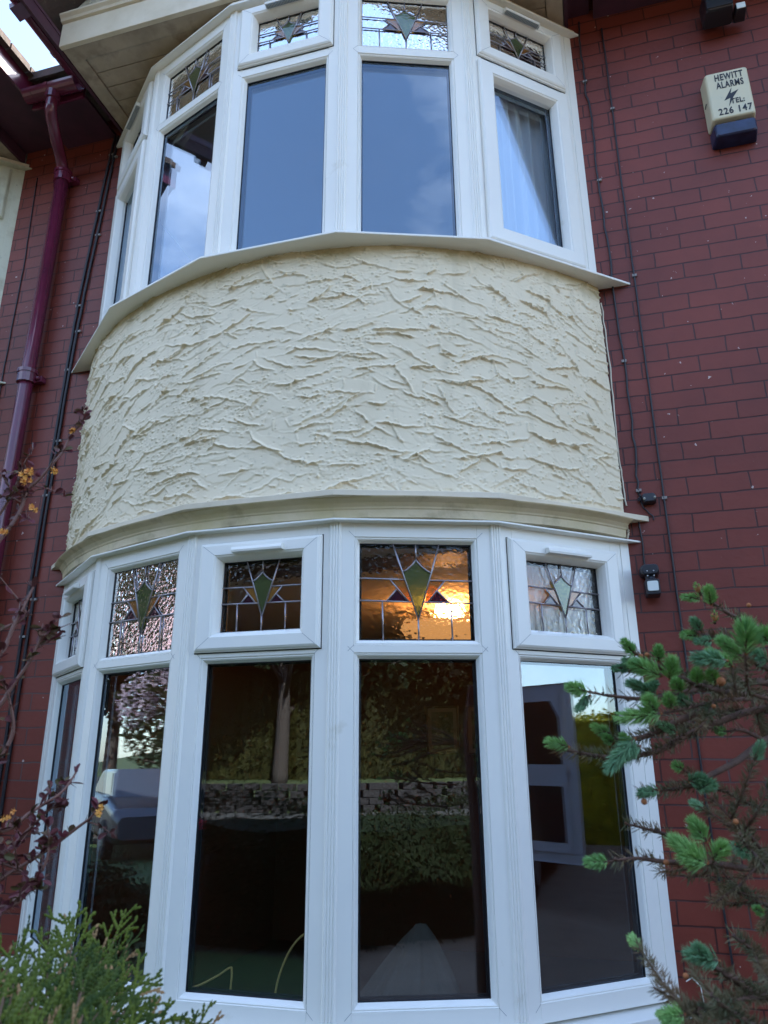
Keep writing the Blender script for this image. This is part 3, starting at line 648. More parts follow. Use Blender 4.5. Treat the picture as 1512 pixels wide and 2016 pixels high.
SPRUCE_SHOOT = [((1.157, -1.576, -0.03), (1.134, -1.589, -0.025), 0.0138, 0), ((1.186, -1.598, 0.035), (1.167, -1.611, 0.04), 0.0162, 0), ((1.189, -1.588, 0.03), (1.174, -1.599, 0.013), 0.0109, 1), ((1.346, -1.505, 0.162), (1.323, -1.514, 0.163), 0.0091, 0), ((1.356, -1.525, 0.15), (1.353, -1.54, 0.167), 0.0149, 0), ((1.348, -1.506, 0.166), (1.341, -1.52, 0.179), 0.0076, 2), ((1.334, -1.515, 0.111), (1.317, -1.525, 0.11), 0.0112, 0), ((1.34, -1.517, 0.117), (1.331, -1.53, 0.128), 0.0119, 1), ((1.361, -1.501, 0.127), (1.36, -1.515, 0.14), 0.0091, 2), ((1.351, -1.516, 0.102), (1.331, -1.526, 0.101), 0.0097, 1), ((1.362, -1.667, 0.067), (1.363, -1.683, 0.091), 0.0295, 0), ((1.389, -1.654, 0.081), (1.382, -1.665, 0.086), 0.0223, 0), ((1.367, -1.637, 0.062), (1.342, -1.647, 0.084), 0.0172, 0), ((1.25, -1.564, 0.083), (1.238, -1.578, 0.097), 0.012, 0), ((1.278, -1.565, 0.074), (1.278, -1.579, 0.087), 0.0127, 0), ((1.244, -1.532, 0.069), (1.223, -1.543, 0.068), 0.0094, 1), ((1.258, -1.533, 0.068), (1.237, -1.545, 0.078), 0.0101, 1), ((1.275, -1.603, 0.051), (1.247, -1.614, 0.064), 0.023, 0), ((1.285, -1.604, 0.048), (1.288, -1.618, 0.065), 0.0189, 0), ((1.32, -1.567, 0.044), (1.32, -1.58, 0.055), 0.0155, 0), ((1.342, -1.56, 0.044), (1.337, -1.572, 0.055), 0.0142, 0), ((1.353, -1.594, 0.067), (1.319, -1.602, 0.07), 0.0207, 1), ((1.361, -1.575, 0.063), (1.338, -1.585, 0.077), 0.0183, 0), ((1.267, -1.629, 0.005), (1.222, -1.638, 0.001), 0.0197, 0), ((1.262, -1.629, 0.008), (1.255, -1.641, 0.019), 0.0183, 0), ((1.285, -1.581, 0.015), (1.282, -1.593, 0.026), 0.0138, 0), ((1.27, -1.561, 0.033), (1.24, -1.572, 0.046), 0.0155, 1), ((1.21, -1.526, -0.014), (1.191, -1.538, -0.006), 0.0123, 0), ((1.212, -1.525, -0.025), (1.204, -1.537, -0.019), 0.0101, 0), ((1.234, -1.526, -0.029), (1.226, -1.538, -0.018), 0.0116, 0), ((1.236, -1.616, -0.023), (1.204, -1.627, -0.055), 0.0199, 1), ((1.241, -1.606, -0.031), (1.214, -1.617, -0.043), 0.0187, 1), ((1.261, -1.528, -0.083), (1.24, -1.539, -0.086), 0.013, 1), ((1.31, -1.512, -0.081), (1.325, -1.526, -0.076), 0.0177, 1), ((1.303, -1.511, -0.074), (1.315, -1.525, -0.068), 0.0148, 1), ((1.192, -1.582, -0.161), (1.17, -1.594, -0.16), 0.0138, 0), ((1.298, -1.617, -0.153), (1.267, -1.625, -0.133), 0.0227, 0), ((1.297, -1.618, -0.155), (1.276, -1.627, -0.147), 0.0214, 0), ((1.309, -1.588, -0.153), (1.318, -1.6, -0.14), 0.0193, 0), ((1.306, -1.566, -0.137), (1.294, -1.575, -0.117), 0.019, 0), ((1.364, -1.438, -0.011), (1.352, -1.449, -0.01), 0.0095, 0), ((1.342, -1.541, -0.144), (1.35, -1.555, -0.151), 0.013, 1), ((1.292, -1.652, -0.242), (1.265, -1.661, -0.236), 0.0164, 1), ((1.281, -1.651, -0.242), (1.273, -1.66, -0.23), 0.0131, 1), ((1.249, -1.708, -0.277), (1.235, -1.72, -0.278), 0.0174, 0), ((1.365, -1.504, -0.22), (1.357, -1.514, -0.215), 0.0076, 0), ((1.301, -1.554, 0.036), (1.295, -1.566, 0.045), 0.0156, 0), ((1.309, -1.543, 0.018), (1.3, -1.555, 0.026), 0.0143, 1), ((1.254, -1.549, 0.028), (1.271, -1.564, 0.046), 0.0114, 1), ((1.407, -1.554, 0.07), (1.394, -1.564, 0.076), 0.0181, 1), ((1.294, -1.5, -0.012), (1.275, -1.511, -0.002), 0.0104, 1)]
SPRUCE_BUD = [((1.345, -1.508, 0.177), 0.0053), ((1.362, -1.503, 0.137), 0.0053), ((1.344, -1.59, 0.043), 0.0069), ((1.257, -1.564, 0.08), 0.0042), ((1.265, -1.565, 0.081), 0.0042), ((1.257, -1.594, -0.158), 0.0041), ((1.338, -1.589, -0.114), 0.0041), ((1.231, -1.532, 0.071), 0.0029), ((1.408, -1.493, 0.151), 0.0039), ((1.258, -1.672, -0.253), 0.0038), ((1.331, -1.596, 0.014), 0.0034), ((1.243, -1.538, -0.096), 0.005)]
SPRUCE_TRUNK = [(1.494, -1.043, -0.83), (1.547, -1.15, -0.346), (1.565, -1.227, 0.023), (1.59, -1.238, 0.223), (1.612, -1.244, 0.352)]
BARB_STEM = [[(0.344, -1.683, -0.263), (0.376, -1.642, -0.206), (0.41, -1.608, -0.176), (0.438, -1.596, -0.155), (0.464, -1.587, -0.134), (0.483, -1.585, -0.12), (0.49, -1.578, -0.101)], [(0.393, -1.712, -0.283), (0.424, -1.672, -0.232), (0.44, -1.654, -0.208), (0.45, -1.643, -0.194), (0.456, -1.635, -0.17), (0.454, -1.634, -0.144), (0.447, -1.637, -0.118)], [(0.31, -1.638, -0.231), (0.337, -1.605, -0.183), (0.358, -1.584, -0.158), (0.381, -1.575, -0.131), (0.401, -1.57, -0.111), (0.413, -1.561, -0.109)], [(0.357, -1.747, 0.202), (0.354, -1.701, 0.273), (0.362, -1.682, 0.317), (0.37, -1.678, 0.359), (0.383, -1.674, 0.376), (0.408, -1.661, 0.424), (0.418, -1.656, 0.458), (0.433, -1.653, 0.474)], [(0.427, -1.788, 0.048), (0.438, -1.756, 0.09), (0.444, -1.745, 0.136), (0.448, -1.735, 0.166), (0.452, -1.727, 0.197)], [(0.354, -1.715, -0.011), (0.383, -1.69, 0.023), (0.399, -1.679, 0.062), (0.414, -1.671, 0.095), (0.426, -1.667, 0.131), (0.438, -1.659, 0.143)], [(0.405, -1.736, -0.081), (0.426, -1.716, -0.038), (0.435, -1.709, -0.005), (0.429, -1.717, 0.034), (0.421, -1.727, 0.061)], [(0.434, -1.784, -0.147), (0.459, -1.759, -0.127), (0.479, -1.74, -0.123), (0.494, -1.726, -0.105), (0.489, -1.665, -0.084), (0.471, -1.615, -0.059)], [(0.416, -1.747, -0.23), (0.446, -1.717, -0.218), (0.467, -1.698, -0.214), (0.478, -1.687, -0.2), (0.487, -1.68, -0.199)], [(0.269, -1.701, 0.234), (0.3, -1.685, 0.284), (0.324, -1.678, 0.325), (0.344, -1.677, 0.366), (0.355, -1.681, 0.398)], [(0.286, -1.657, 0.132), (0.316, -1.632, 0.15), (0.343, -1.614, 0.175), (0.327, -1.637, 0.212)], [(0.338, -1.671, -0.175), (0.364, -1.646, -0.171), (0.39, -1.626, -0.182), (0.407, -1.613, -0.193)]]
BARB_FLOWER = [(0.377, -1.697, 0.384), (0.378, -1.693, 0.375), (0.387, -1.7, 0.378), (0.4, -1.669, 0.399), (0.401, -1.666, 0.393), (0.379, -1.676, 0.339), (0.38, -1.672, 0.333), (0.353, -1.697, 0.297), (0.362, -1.7, 0.29), (0.357, -1.703, 0.287), (0.502, -1.595, -0.108), (0.46, -1.604, -0.147), (0.423, -1.656, 0.466), (0.378, -1.689, 0.367), (0.375, -1.693, 0.37), (0.404, -1.582, -0.128), (0.411, -1.665, -0.11)]
CYP_SPRAY = [((0.64, -1.76, -0.311), (0.572, -1.742, -0.201)), ((0.599, -1.732, -0.331), (0.602, -1.661, -0.21)), ((0.607, -1.752, -0.33), (0.624, -1.676, -0.235)), ((0.658, -1.813, -0.317), (0.682, -1.741, -0.253)), ((0.674, -1.827, -0.315), (0.698, -1.758, -0.263)), ((0.687, -1.854, -0.31), (0.713, -1.789, -0.278)), ((0.679, -1.801, -0.323), (0.723, -1.729, -0.295)), ((0.71, -1.763, -0.341), (0.752, -1.697, -0.318)), ((0.569, -1.812, -0.306), (0.543, -1.769, -0.222)), ((0.579, -1.862, -0.282), (0.554, -1.823, -0.21)), ((0.608, -1.867, -0.287), (0.578, -1.831, -0.215)), ((0.646, -1.821, -0.315), (0.623, -1.774, -0.231)), ((0.62, -1.813, -0.311), (0.583, -1.776, -0.222)), ((0.611, -1.774, -0.328), (0.601, -1.716, -0.236)), ((0.643, -1.8, -0.322), (0.638, -1.743, -0.247)), ((0.67, -1.924, -0.289), (0.647, -1.883, -0.229)), ((0.704, -1.926, -0.293), (0.682, -1.884, -0.236)), ((0.717, -1.917, -0.295), (0.706, -1.869, -0.242)), ((0.681, -1.963, -0.276), (0.656, -1.924, -0.215)), ((0.718, -1.895, -0.306), (0.717, -1.841, -0.257)), ((0.719, -1.859, -0.314), (0.739, -1.8, -0.286)), ((0.734, -1.977, -0.281), (0.71, -1.939, -0.232)), ((0.725, -2.007, -0.271), (0.701, -1.969, -0.222)), ((0.751, -1.968, -0.289), (0.731, -1.926, -0.238)), ((0.729, -2.028, -0.264), (0.706, -1.991, -0.223)), ((0.654, -1.876, -0.305), (0.617, -1.841, -0.227)), ((0.666, -1.842, -0.307), (0.68, -1.779, -0.256)), ((0.75, -1.946, -0.297), (0.741, -1.899, -0.256)), ((0.756, -1.919, -0.306), (0.758, -1.868, -0.272)), ((0.757, -1.874, -0.317), (0.768, -1.82, -0.289)), ((0.772, -2.024, -0.274), (0.745, -1.99, -0.231)), ((0.756, -2.048, -0.267), (0.734, -2.011, -0.23)), ((0.772, -2.001, -0.282), (0.751, -1.964, -0.245)), ((0.642, -1.943, -0.278), (0.613, -1.908, -0.217)), ((0.581, -1.739, -0.311), (0.555, -1.695, -0.22)), ((0.746, -1.813, -0.335), (0.764, -1.759, -0.311)), ((0.672, -1.864, -0.308), (0.662, -1.81, -0.236))]
# ------------------------------------------------------------ fixtures on the wall
def straight(a, b, n=2): return [tuple(Vector(a).lerp(Vector(b), i/n)) for i in range(n+1)]
# downpipe
def catmull0(P, n=6):
    P = [Vector(p) for p in P]; P = [P[0]]+P+[P[-1]]; out = []
    for i in range(1, len(P)-2):
        for k in range(n):
            t = k/n; a, b_, c, d = P[i-1], P[i], P[i+1], P[i+2]
            out.append(.5*((2*b_)+(c-a)*t+(2*a-5*b_+4*c-d)*t*t+(3*b_-a-3*c+d)*t**3))
    return out+[P[-2]]
D = thing('downpipe', 'maroon round drainpipe with swan neck running down the brick wall between the two houses', 'drainpipe', (-1.80, .55, GZ))
px_, py_ = -1.775, .548
PX = lambda z: -1.775 - (3.5-z)*.016
b = MB(); b.tube(straight((PX(GZ), py_, GZ), (px_, py_, 3.52)), .041, 16); b.build('pipe', PURPLE, D, smooth=True)
b = MB(); b.tube(catmull0([(-1.63, .215, 3.78), (-1.63, .215, 3.72), (-1.645, .24, 3.66), (-1.70, .36, 3.61), (-1.755, .49, 3.57), (px_, py_, 3.50), (px_, py_, 3.44)]), .036, 14); b.build('swan_neck', PURPLE, D, smooth=True)
for z in (3.45, 2.02, .2):
    px_ = PX(z)
    b = MB(); b.tube(straight((px_, py_, z), (px_, py_, z+.075)), .053, 16); b.tube(straight((px_, py_, z+.058), (px_, py_, z+.080)), .058, 16); b.build('pipe_collar', PURPLE, D)
    b = MB(); b.box((px_-.085, py_+.02, z+.012), (px_+.085, YW-.001, z+.046)); b.ball((px_+.066, py_+.012, z+.03), .012); b.ball((px_-.066, py_+.012, z+.03), .012); b.build('pipe_bracket', PURPLE, D)
b = MB(); b.tube(straight((-1.63, .215, 3.735), (-1.63, .215, 3.79)), .046, 14); b.build('gutter_outlet', PURPLE, D)

def wobble(pts, amp=.004, sub=8):
    out = []
    P = [Vector(p) for p in pts]
    for a, b_ in zip(P, P[1:]):
        for i in range(sub): out.append(a.lerp(b_, i/sub) + Vector((U(-amp, amp), 0, 0)))
    return out + [P[-1]]
def cable(pts, r, label, amp=.002, group=None, m_=None, clips=0):
    b = MB(); b.tube(wobble(pts, amp), r, 6); o = b.build('wall_cable', m_ or CABLEB, None, smooth=True); tag(o, label, 'cable', group)
    if clips:
        P = [Vector(p) for p in pts]; CM = mat('clip_grey', (.25, .22, .2), .5) if 'clip_grey' not in bpy.data.materials else bpy.data.materials['clip_grey']
        for i in range(clips):
            q = MB()
            t = (i+.5)/clips*(len(P)-1); k = min(int(t), len(P)-2); p = P[k].lerp(P[k+1], t-k); q.box((p.x-r*1.6, YW-.012, p.z-.006), (p.x+r*2.6, YW-.0005, p.z+.006)); q.build('cable_clip', CM, o)
    return o
yw = YW-.008
cable([(-1.462, yw, 3.785), (-1.495, yw, 3.45), (-1.56, yw, 2.6), (-1.575, yw, 2.1), (-1.60, yw, 1.2), (-1.615, yw, .3), (-1.63, yw, -1.6)], .0085, 'thick black cable down the brick beside the bay, the twin nearer the drainpipe', m_=CABLEB, clips=7)
cable([(-1.437, yw, 3.785), (-1.462, yw, 3.45), (-1.527, yw, 2.6), (-1.552, yw, 2.1), (-1.573, yw, 1.2), (-1.578, yw, .3), (-1.585, yw, -1.6)], .0085, 'thick black cable down the brick beside the bay, the twin nearer the window', clips=6)
cable([(-2.03, yw+.004, 3.60), (-2.015, yw+.004, 2.9), (-2.03, yw+.004, 2.2), (-2.02, yw+.004, 1.2), (-2.03, yw+.004, -1.6)], .004, 'thin dark cable on the brick to the left of the maroon drainpipe')
cable([(1.452, yw, 3.785), (1.448, yw, 3.3), (1.462, yw, 3.05), (1.458, yw, 2.5), (1.470, yw, 1.9), (1.474, yw, 1.3), (1.466, yw, 1.05), (1.468, yw, 1.0)], .0052, 'wavy black cable down the brick beside the bay to the junction box', amp=.006, clips=4)
cable([(1.569, yw, 3.70), (1.566, yw, 2.9), (1.565, yw, 2.2), (1.566, yw, 1.4), (1.566, yw, .6), (1.572, yw, -.2), (1.586, yw, -.72), (1.60, yw, -1.6)], .0048, 'long straight black cable on the brick passing right of the motion sensor', amp=.0012, clips=5)
cable([(1.470, yw, 1.0), (1.478, yw, .965), (1.50, yw, .935), (1.512, yw, .925), (1.514, yw, .905)], .0032, 'short thin cable looping from the junction box to the end of the cream cornice', amp=.001)
cable([(1.452, yw, .905), (1.458, yw, .80), (1.455, yw, .73), (1.457, yw, .70)], .0042, 'short black cable dropping from the white flashing to the motion sensor', amp=.001)
cable([(1.425, YW-.02, -.80), (1.445, YW-.03, -.785), (1.47, YW-.03, -.81), (1.475, YW-.02, -.86)], .0022, 'short white wire curling out beside the foot of the bay frame', amp=0, m_=UPVC)
# stray bead of filler down the right edge of the stucco
b = MB(); b.tube(wobble([(1.405, YW-.004, 2.0), (1.41, YW-.004, 1.6), (1.404, YW-.004, 1.2), (1.412, YW-.004, .98)], .003), .004, 5)
b.tube(wobble([(1.402, YW-.004, .895), (1.407, YW-.006, .86), (1.398, YW-.004, .835)], .003), .005, 5)
b.build('filler_bead', CREAM, HOUSE)

# alarm bell box
A = thing('alarm_box', 'cream burglar alarm box with navy blue base and black lettering on the brick wall', 'alarm box', (2.105, YW, 2.95))
def tapered(b, x0, x1, z0, z1, yb, yf, tx, tz, r=.012):
    """rounded box whose front is a little smaller than its back"""
    rs = []
    for y, s in ((yb, 0), (yf+.018, .55), (yf+.006, .80), (yf, 1.35)):
        X0, X1, Z0, Z1 = x0+tx*s, x1-tx*s, z0+tz*s, z1-tz*s; q = r; ring = []
        for cx, cz, a0 in ((X1-q, Z0+q, -90), (X1-q, Z1-q, 0), (X0+q, Z1-q, 90), (X0+q, Z0+q, 180)):
            for k in range(4): a = R_(a0+30*k); ring.append((cx+q*math.cos(a), y, cz+q*math.sin(a)))
        rs.append(ring)
    b.rings(rs)
b = MB(); tapered(b, 1.995, 2.205, 2.852, 3.155, YW-.001, .520, .012, .010); b.build('cover', ALARMC, A, smooth=False, bevel=.003)
b = MB(); tapered(b, 2.000, 2.200, 2.755, 2.850, YW-.001, .526, .012, .012); b.build('base', NAVY, A, bevel=.003)
b = MB(); b.box((1.993, .545, 2.985), (1.9965, .575, 2.990)); b.build('side_slot', INKB, A)
def text(s, x, z, size, y, parent, sx=1.0, name='lettering', off=.0):
    c = bpy.data.curves.new(name, 'FONT'); c.body = s; c.size = size; c.align_x = 'CENTER'; c.extrude = .0006; c.offset = off; c.resolution_u = 3; c.space_character = 1.12
    o = bpy.data.objects.new('tmp', c); COL.objects.link(o); dg = bpy.context.evaluated_depsgraph_get(); me = bpy.data.meshes.new_from_object(o.evaluated_get(dg))
    bpy.data.objects.remove(o)
    me.transform(Matrix.Translation((x, y, z)) @ Matrix.Rotation(R_(90), 4, 'X') @ Matrix.Diagonal((sx, 1, 1, 1)))
    me.materials.clear(); me.materials.append(INKB); q = bpy.data.objects.new(name, me); COL.objects.link(q); q.parent = parent; q.matrix_parent_inverse = world_of(parent).inverted(); return q
ty = .5188
text('HEWITT', 2.108, 3.090, .055, ty, A, .58, off=.0012); text('ALARMS', 2.108, 3.041, .055, ty, A, .56, off=.0012)
text('TEL:', 2.128, 2.936, .042, ty, A, .74, off=.0010); text('226 147', 2.110, 2.880, .054, ty, A, .76, off=.0010)
b = MB(); bolt = [(2.108, 3.036), (2.096, 3.000), (2.130, 3.012), (2.106, 2.974), (2.088, 2.925), (2.080, 2.925), (2.097, 2.978), (2.068, 2.962)]
bolt = [(2.112, 3.034), (2.103, 2.999), (2.140, 3.014), (2.112, 2.974), (2.086, 2.922), (2.098, 2.972), (2.070, 2.962)]
n = len(b.v); k = len(bolt)
for y in (ty, ty+.001):
    for x, z in bolt: b.v.append((x, y, z))
b.face(*range(k)); b.face(*reversed(range(k, 2*k)))
for i in range(k): j = (i+1) % k; b.face(i, k+i, k+j, j)
b.build('lightning_mark', INKB, A)

# floodlight under the eaves
Fd = thing('floodlight', 'black security floodlight with small pale sensor under the dark eaves, top right', 'light', (2.14, YW, 3.6))
b = MB(); tapered(b, 2.045, 2.185, 3.475, 3.62, .56, .455, .010, .012); b.build('lamp_housing', BLACKP, Fd, bevel=.004)
b = MB(); b.box((2.055, .452, 3.49), (2.175, .457, 3.60)); b.build('lamp_glass', mat('dark_lamp_glass', (.03, .035, .04), .08), Fd)
b = MB(); b.box((2.09, .555, 3.54), (2.14, YW-.001, 3.60)); b.build('wall_bracket', BLACKP, Fd, bevel=.003)
b = MB(); tapered(b, 2.190, 2.245, 3.475, 3.53, .56, .49, .004, .004, .008); b.build('sensor_head', BLACKP, Fd)
b = MB(); b.box((2.196, .484, 3.482), (2.238, .4895, 3.518)); b.build('sensor_lens', LENSW, Fd, bevel=.003)

# junction box
J = thing('junction_box', 'small black rounded junction box on the brick just above the end of the cream cornice', 'junction box', (1.50, YW, 1.0))
b = MB(); tapered(b, 1.472, 1.535, .975, 1.022, YW-.001, .565, .004, .004, .014); b.build('box_body', BLACKP, J, bevel=.003)
b = MB(); b.ball((1.484, .566, .994), .006); b.ball((1.527, .566, .997), .0055); b.build('box_screw', mat('glint_screw', (.35, .35, .3), .3), J)
b = MB(); b.tube([(1.474, .592, 1.0), (1.460, .594, .996)], .007, 8); b.build('cable_gland', BLACKP, J)

# motion sensor
Pn = thing('motion_sensor', 'black motion sensor with white lens on the brick beside the right edge of the bay', 'sensor', (1.465, YW, .65))
b = MB(); tapered(b, 1.430, 1.508, .655, .705, YW-.001, .535, .005, .004, .016); b.build('mounting_head', BLACKP, Pn, bevel=.003)
b = MB(); b.tube([(1.468, .57, .66), (1.470, .56, .635), (1.472, .55, .62)], .020, 10); b.build('swivel_neck', BLACKP, Pn)
b = MB(); tapered(b, 1.442, 1.502, .570, .640, .59, .525, .003, .003, .008); b.build('sensor_body', BLACKP, Pn, bevel=.002)
b = MB(); tapered(b, 1.449, 1.495, .585, .630, .528, .519, .002, .002, .006); b.build('sensor_lens', LENSW, Pn)
b = MB(); [b.ball((x, .534, z), .0032) for x, z in ((1.457, .672), (1.482, .672), (1.457, .652), (1.482, .652))]; b.build('screw', SCREW, Pn)

# ------------------------------------------------------------ inside the rooms
Lm = thing('pendant_lamp', 'lit pendant lamp with wide amber shade inside, glowing through the leaded top pane', 'lamp', (.36, 1.75, .70))
GLOW = mat('amber_lit_shade', (.9, .55, .2), .6, emit=((1.0, .46, .15), .12))
b = MB(); rs = []
for z, r in ((.615, .10), (.625, .20), (.66, .285), (.70, .30), (.705, .295)): rs.append([(.42+r*math.cos(2*math.pi*i/28), 1.75+r*math.sin(2*math.pi*i/28), z) for i in range(28)])
b.rings(rs); b.build('lamp_shade', GLOW, Lm, smooth=True)
b = MB(); b.tube([(.42, 1.75, .705), (.42, 1.75, .84)], .006, 6); b.build('lamp_flex', BLACKP, Lm)
b = MB(); b.tube([(.42, 1.75, .825), (.42, 1.75, .844)], .045, 14); b.build('ceiling_rose', UPVC, Lm)
li = bpy.data.lights.new('bulb', 'POINT'); li.energy = 2.6; li.color = (1, .47, .15); li.shadow_soft_size = .08
lo = bpy.data.objects.new('bulb', li); COL.objects.link(lo); lo.location = (.42, 1.75, .765); lo.parent = Lm; lo.matrix_parent_inverse = world_of(Lm).inverted()
ART = mat('faded_print', (.26, .25, .17), .6, vary=[(6, (.10, .13, .06), .4, .6), (14, (.38, .36, .28), .55, .7)]); MOUNT = mat('picture_mount', (.38, .33, .25), .7)
for k, (x0, x1, lab) in enumerate(((-.215, .075, 'framed print on the dark room wall, the left of the two seen through the window'), (.135, .425, 'framed print on the dark room wall, the right of the two seen through the window'))):
    T = thing('picture_frame', lab, 'picture', ((x0+x1)/2, 3.94, .18))
    mp = lambda a, d, c: (a, 3.945-d, c)
    b = MB(); mring(b, mp, x0, x1, -.03, .375, [(0, 0), (0, .018), (.010, .02), (.018, .012), (.018, .0)]); b.build('frame', mat('dark_gilt', (.20, .12, .05), .4) if 'dark_gilt' not in bpy.data.materials else bpy.data.materials['dark_gilt'], T)
    b = MB(); b.box((x0+.016, 3.936, -.014), (x1-.016, 3.944, .359)); b.build('mount', MOUNT, T)
    b = MB(); b.box((x0+.05, 3.9345, .02), (x1-.05, 3.9358, .325)); b.build('print', ART, T)
# dust sheet peaked over a stack in the bay
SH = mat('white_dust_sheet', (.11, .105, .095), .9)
def sheet(name, label, cx, cy, zt, zb, rx, ry, seed, top=.03):
    rg = random.Random(seed); b = MB(); rs = []; n = 72
    ph = [rg.uniform(0, 6.28) for _ in range(6)]
    for j in range(16):
        t = j/15; z = zt+(zb-zt)*t
        ring = []
        for i in range(n):
            a = 2*math.pi*i/n
            fold = 1+min(1, .35+t)*(.20*math.sin(4*a+ph[0]+t)+.15*abs(math.sin(7*a+ph[1]-1.2*t))+.07*math.sin(23*a+ph[2]+3*t)+.05*math.sin(31*a+ph[4]))
            sp = top+(t**.8)*(1-top)
            ring.append((cx-.17*t**1.1+rx*(sp+.02)*fold*math.cos(a)+.012*math.sin(5*t+a), cy+ry*sp*fold*math.sin(a), z+.02*math.sin(3*a+ph[3])*(t+.2)))
        rs.append(ring)
    b.rings(rs); o = b.build(name, SH, None, smooth=True); return tag(o, label, 'dust sheet')
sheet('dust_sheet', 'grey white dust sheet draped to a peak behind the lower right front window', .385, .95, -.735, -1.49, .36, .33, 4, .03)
# yellow flex hanging inside
b = MB(); 
def smooth_curve(P, n=10):
    P = [Vector(p) for p in P]; P = [P[0]]+P+[P[-1]]; out = []
    for i in range(1, len(P)-2):
        for k in range(n):
            t = k/n; a, b_, c, d = P[i-1], P[i], P[i+1], P[i+2]
            out.append(.5*((2*b_)+(c-a)*t+(2*a-5*b_+4*c-d)*t*t+(3*b_-a-3*c+d)*t**3))
    return out+[P[-2]]
b.tube(smooth_curve([(-.62, .34, -.86), (-.45, .3, -.872), (-.34, .3, -.855), (-.25, .3, -.815), (-.200, .3, -.785), (-.189, .3, -.80), (-.190, .3, -.90), (-.17, .32, -1.1), (-.10, .31, -1.08), (-.03, .3, -.93), (.0, .3, -.80), (.05, .3, -.70), (.12, .3, -.645), (.155, .32, -.66), (.18, .3, -.8), (.18, .3, -1.2)]), .0042, 6)
tag(b.build('extension_lead', mat('yellow_flex', (.62, .46, .16), .5), None, smooth=True), 'thin yellow flex hanging in loops inside the lower front window', 'cable')
# net curtains upstairs, and a dark pair at the side window below
def curtain(label, p0, p1, z0, z1, amp, waves, m_, seed=1):
    rg = random.Random(seed); b = MB(); n = 90; p0 = Vector(p0); p1 = Vector(p1); d = p1-p0; nn = Vector((-d.y, d.x)).normalized()
    rs = []; fr_, bk = [], []
    for i in range(n+1):
        t = i/n; o = amp*(math.sin(waves*2*math.pi*t+rg.uniform(-.05, .05))+.4*math.sin(waves*1.7*2*math.pi*t+1))
        fr_.append(p0+d*t+nn*o); bk.append(p0+d*t+nn*(o+.002))
    cols = []
    for i in range(n+1):
        a, c = fr_[i], bk[i]; cols.append([(a.x, a.y, z0), (a.x, a.y, z1), (c.x, c.y, z1), (c.x, c.y, z0)])
    b.rings(cols); o = b.build('curtain', m_, None, smooth=False); tag(o, label, 'curtain'); return o
NET = mat('net_curtain', (.60, .64, .72), .9)
curtain('white net curtain hanging behind the upper right window', (.99, .40), (1.25, .66), 2.10, 3.70, .014, 5, NET)
curtain('grey white curtain edge behind the leftmost upper window', (-1.27, .70), (-1.05, .56), 2.10, 3.70, .012, 4, NET, 2)
curtain('pale gathered curtain behind the leftmost lower window', (-1.26, .74), (-1.14, .60), -1.0, .80, .012, 3, mat('grey_curtain', (.40, .40, .42), .9), 3)

# ------------------------------------------------------------ plants by the window
BARK = mat('spruce_bark', (.13, .065, .04), .85, bump=(90, .8, .004), vary=[(60, (.07, .04, .03), .4, .7)])
def leafmat(name, c1, c2, rough=.5, sc=14):
    m = mat(name, c1, rough, spec=.15, vary=[(sc, c2, .35, .7)]); p = m.node_tree.nodes['Principled BSDF']
    p.inputs['Subsurface Weight'].default_value = 0
    return m
NEW = leafmat('new_needles', (.30, .50, .16), (.19, .38, .14), .5, 30)
NEWB = leafmat('blue_green_needles', (.22, .39, .20), (.13, .27, .15), .5, 30)
OLD = leafmat('old_needles', (.10, .13, .07), (.22, .12, .065), .6, 22)
BUDM = leafmat('bud_scales', (.42, .16, .06), (.26, .09, .04), .6, 60)
def needle(b, p, d, ln, wd):
    d = d.normalized(); a = d.cross(Vector((rnd()-.5, rnd()-.5, rnd()-.5)));
    if a.length < 1e-4: a = d.orthogonal()
    a.normalize(); c = d.cross(a); n = len(b.v); w0 = wd*.5
    bend = p + d*ln*.55; tip = p + d*ln
    b.v += [tuple(p+a*w0*.6), tuple(p-a*w0*.3+c*w0*.5), tuple(p-a*w0*.3-c*w0*.5), tuple(bend+a*w0), tuple(bend-a*w0*.5+c*w0*.8), tuple(bend-a*w0*.5-c*w0*.8), tuple(tip)]
    for i in range(3):
        j = (i+1) % 3; b.face(n+i, n+j, n+3+j, n+3+i); b.face(n+3+i, n+3+j, n+6)
def frame_of(d):
    d = d.normalized(); a = d.cross(Vector((.1, .2, 1)));
    if a.length < .1: a = d.cross(Vector((1, 0, 0)))
    a.normalize(); return d, a, d.cross(a)
def catmull(pts, n=6): return smooth_curve(pts, n)
SP = thing('spruce_tree', 'blue-green spruce with bright new tips reaching in front of the right window and brick wall', 'tree', (SPRUCE_TRUNK[0][0], SPRUCE_TRUNK[0][1], GZ))
tb = MB(); t0 = SPRUCE_TRUNK[0]; tp = [(t0[0], t0[1], GZ-.05)] + [p for p in SPRUCE_TRUNK if p[2] > GZ+.1]
tb.tube(catmull(tp, 6), lambda t: .035*(1-.75*t)+.004, 10); tb.build('trunk', BARK, SP, smooth=True)
old = MB(); 
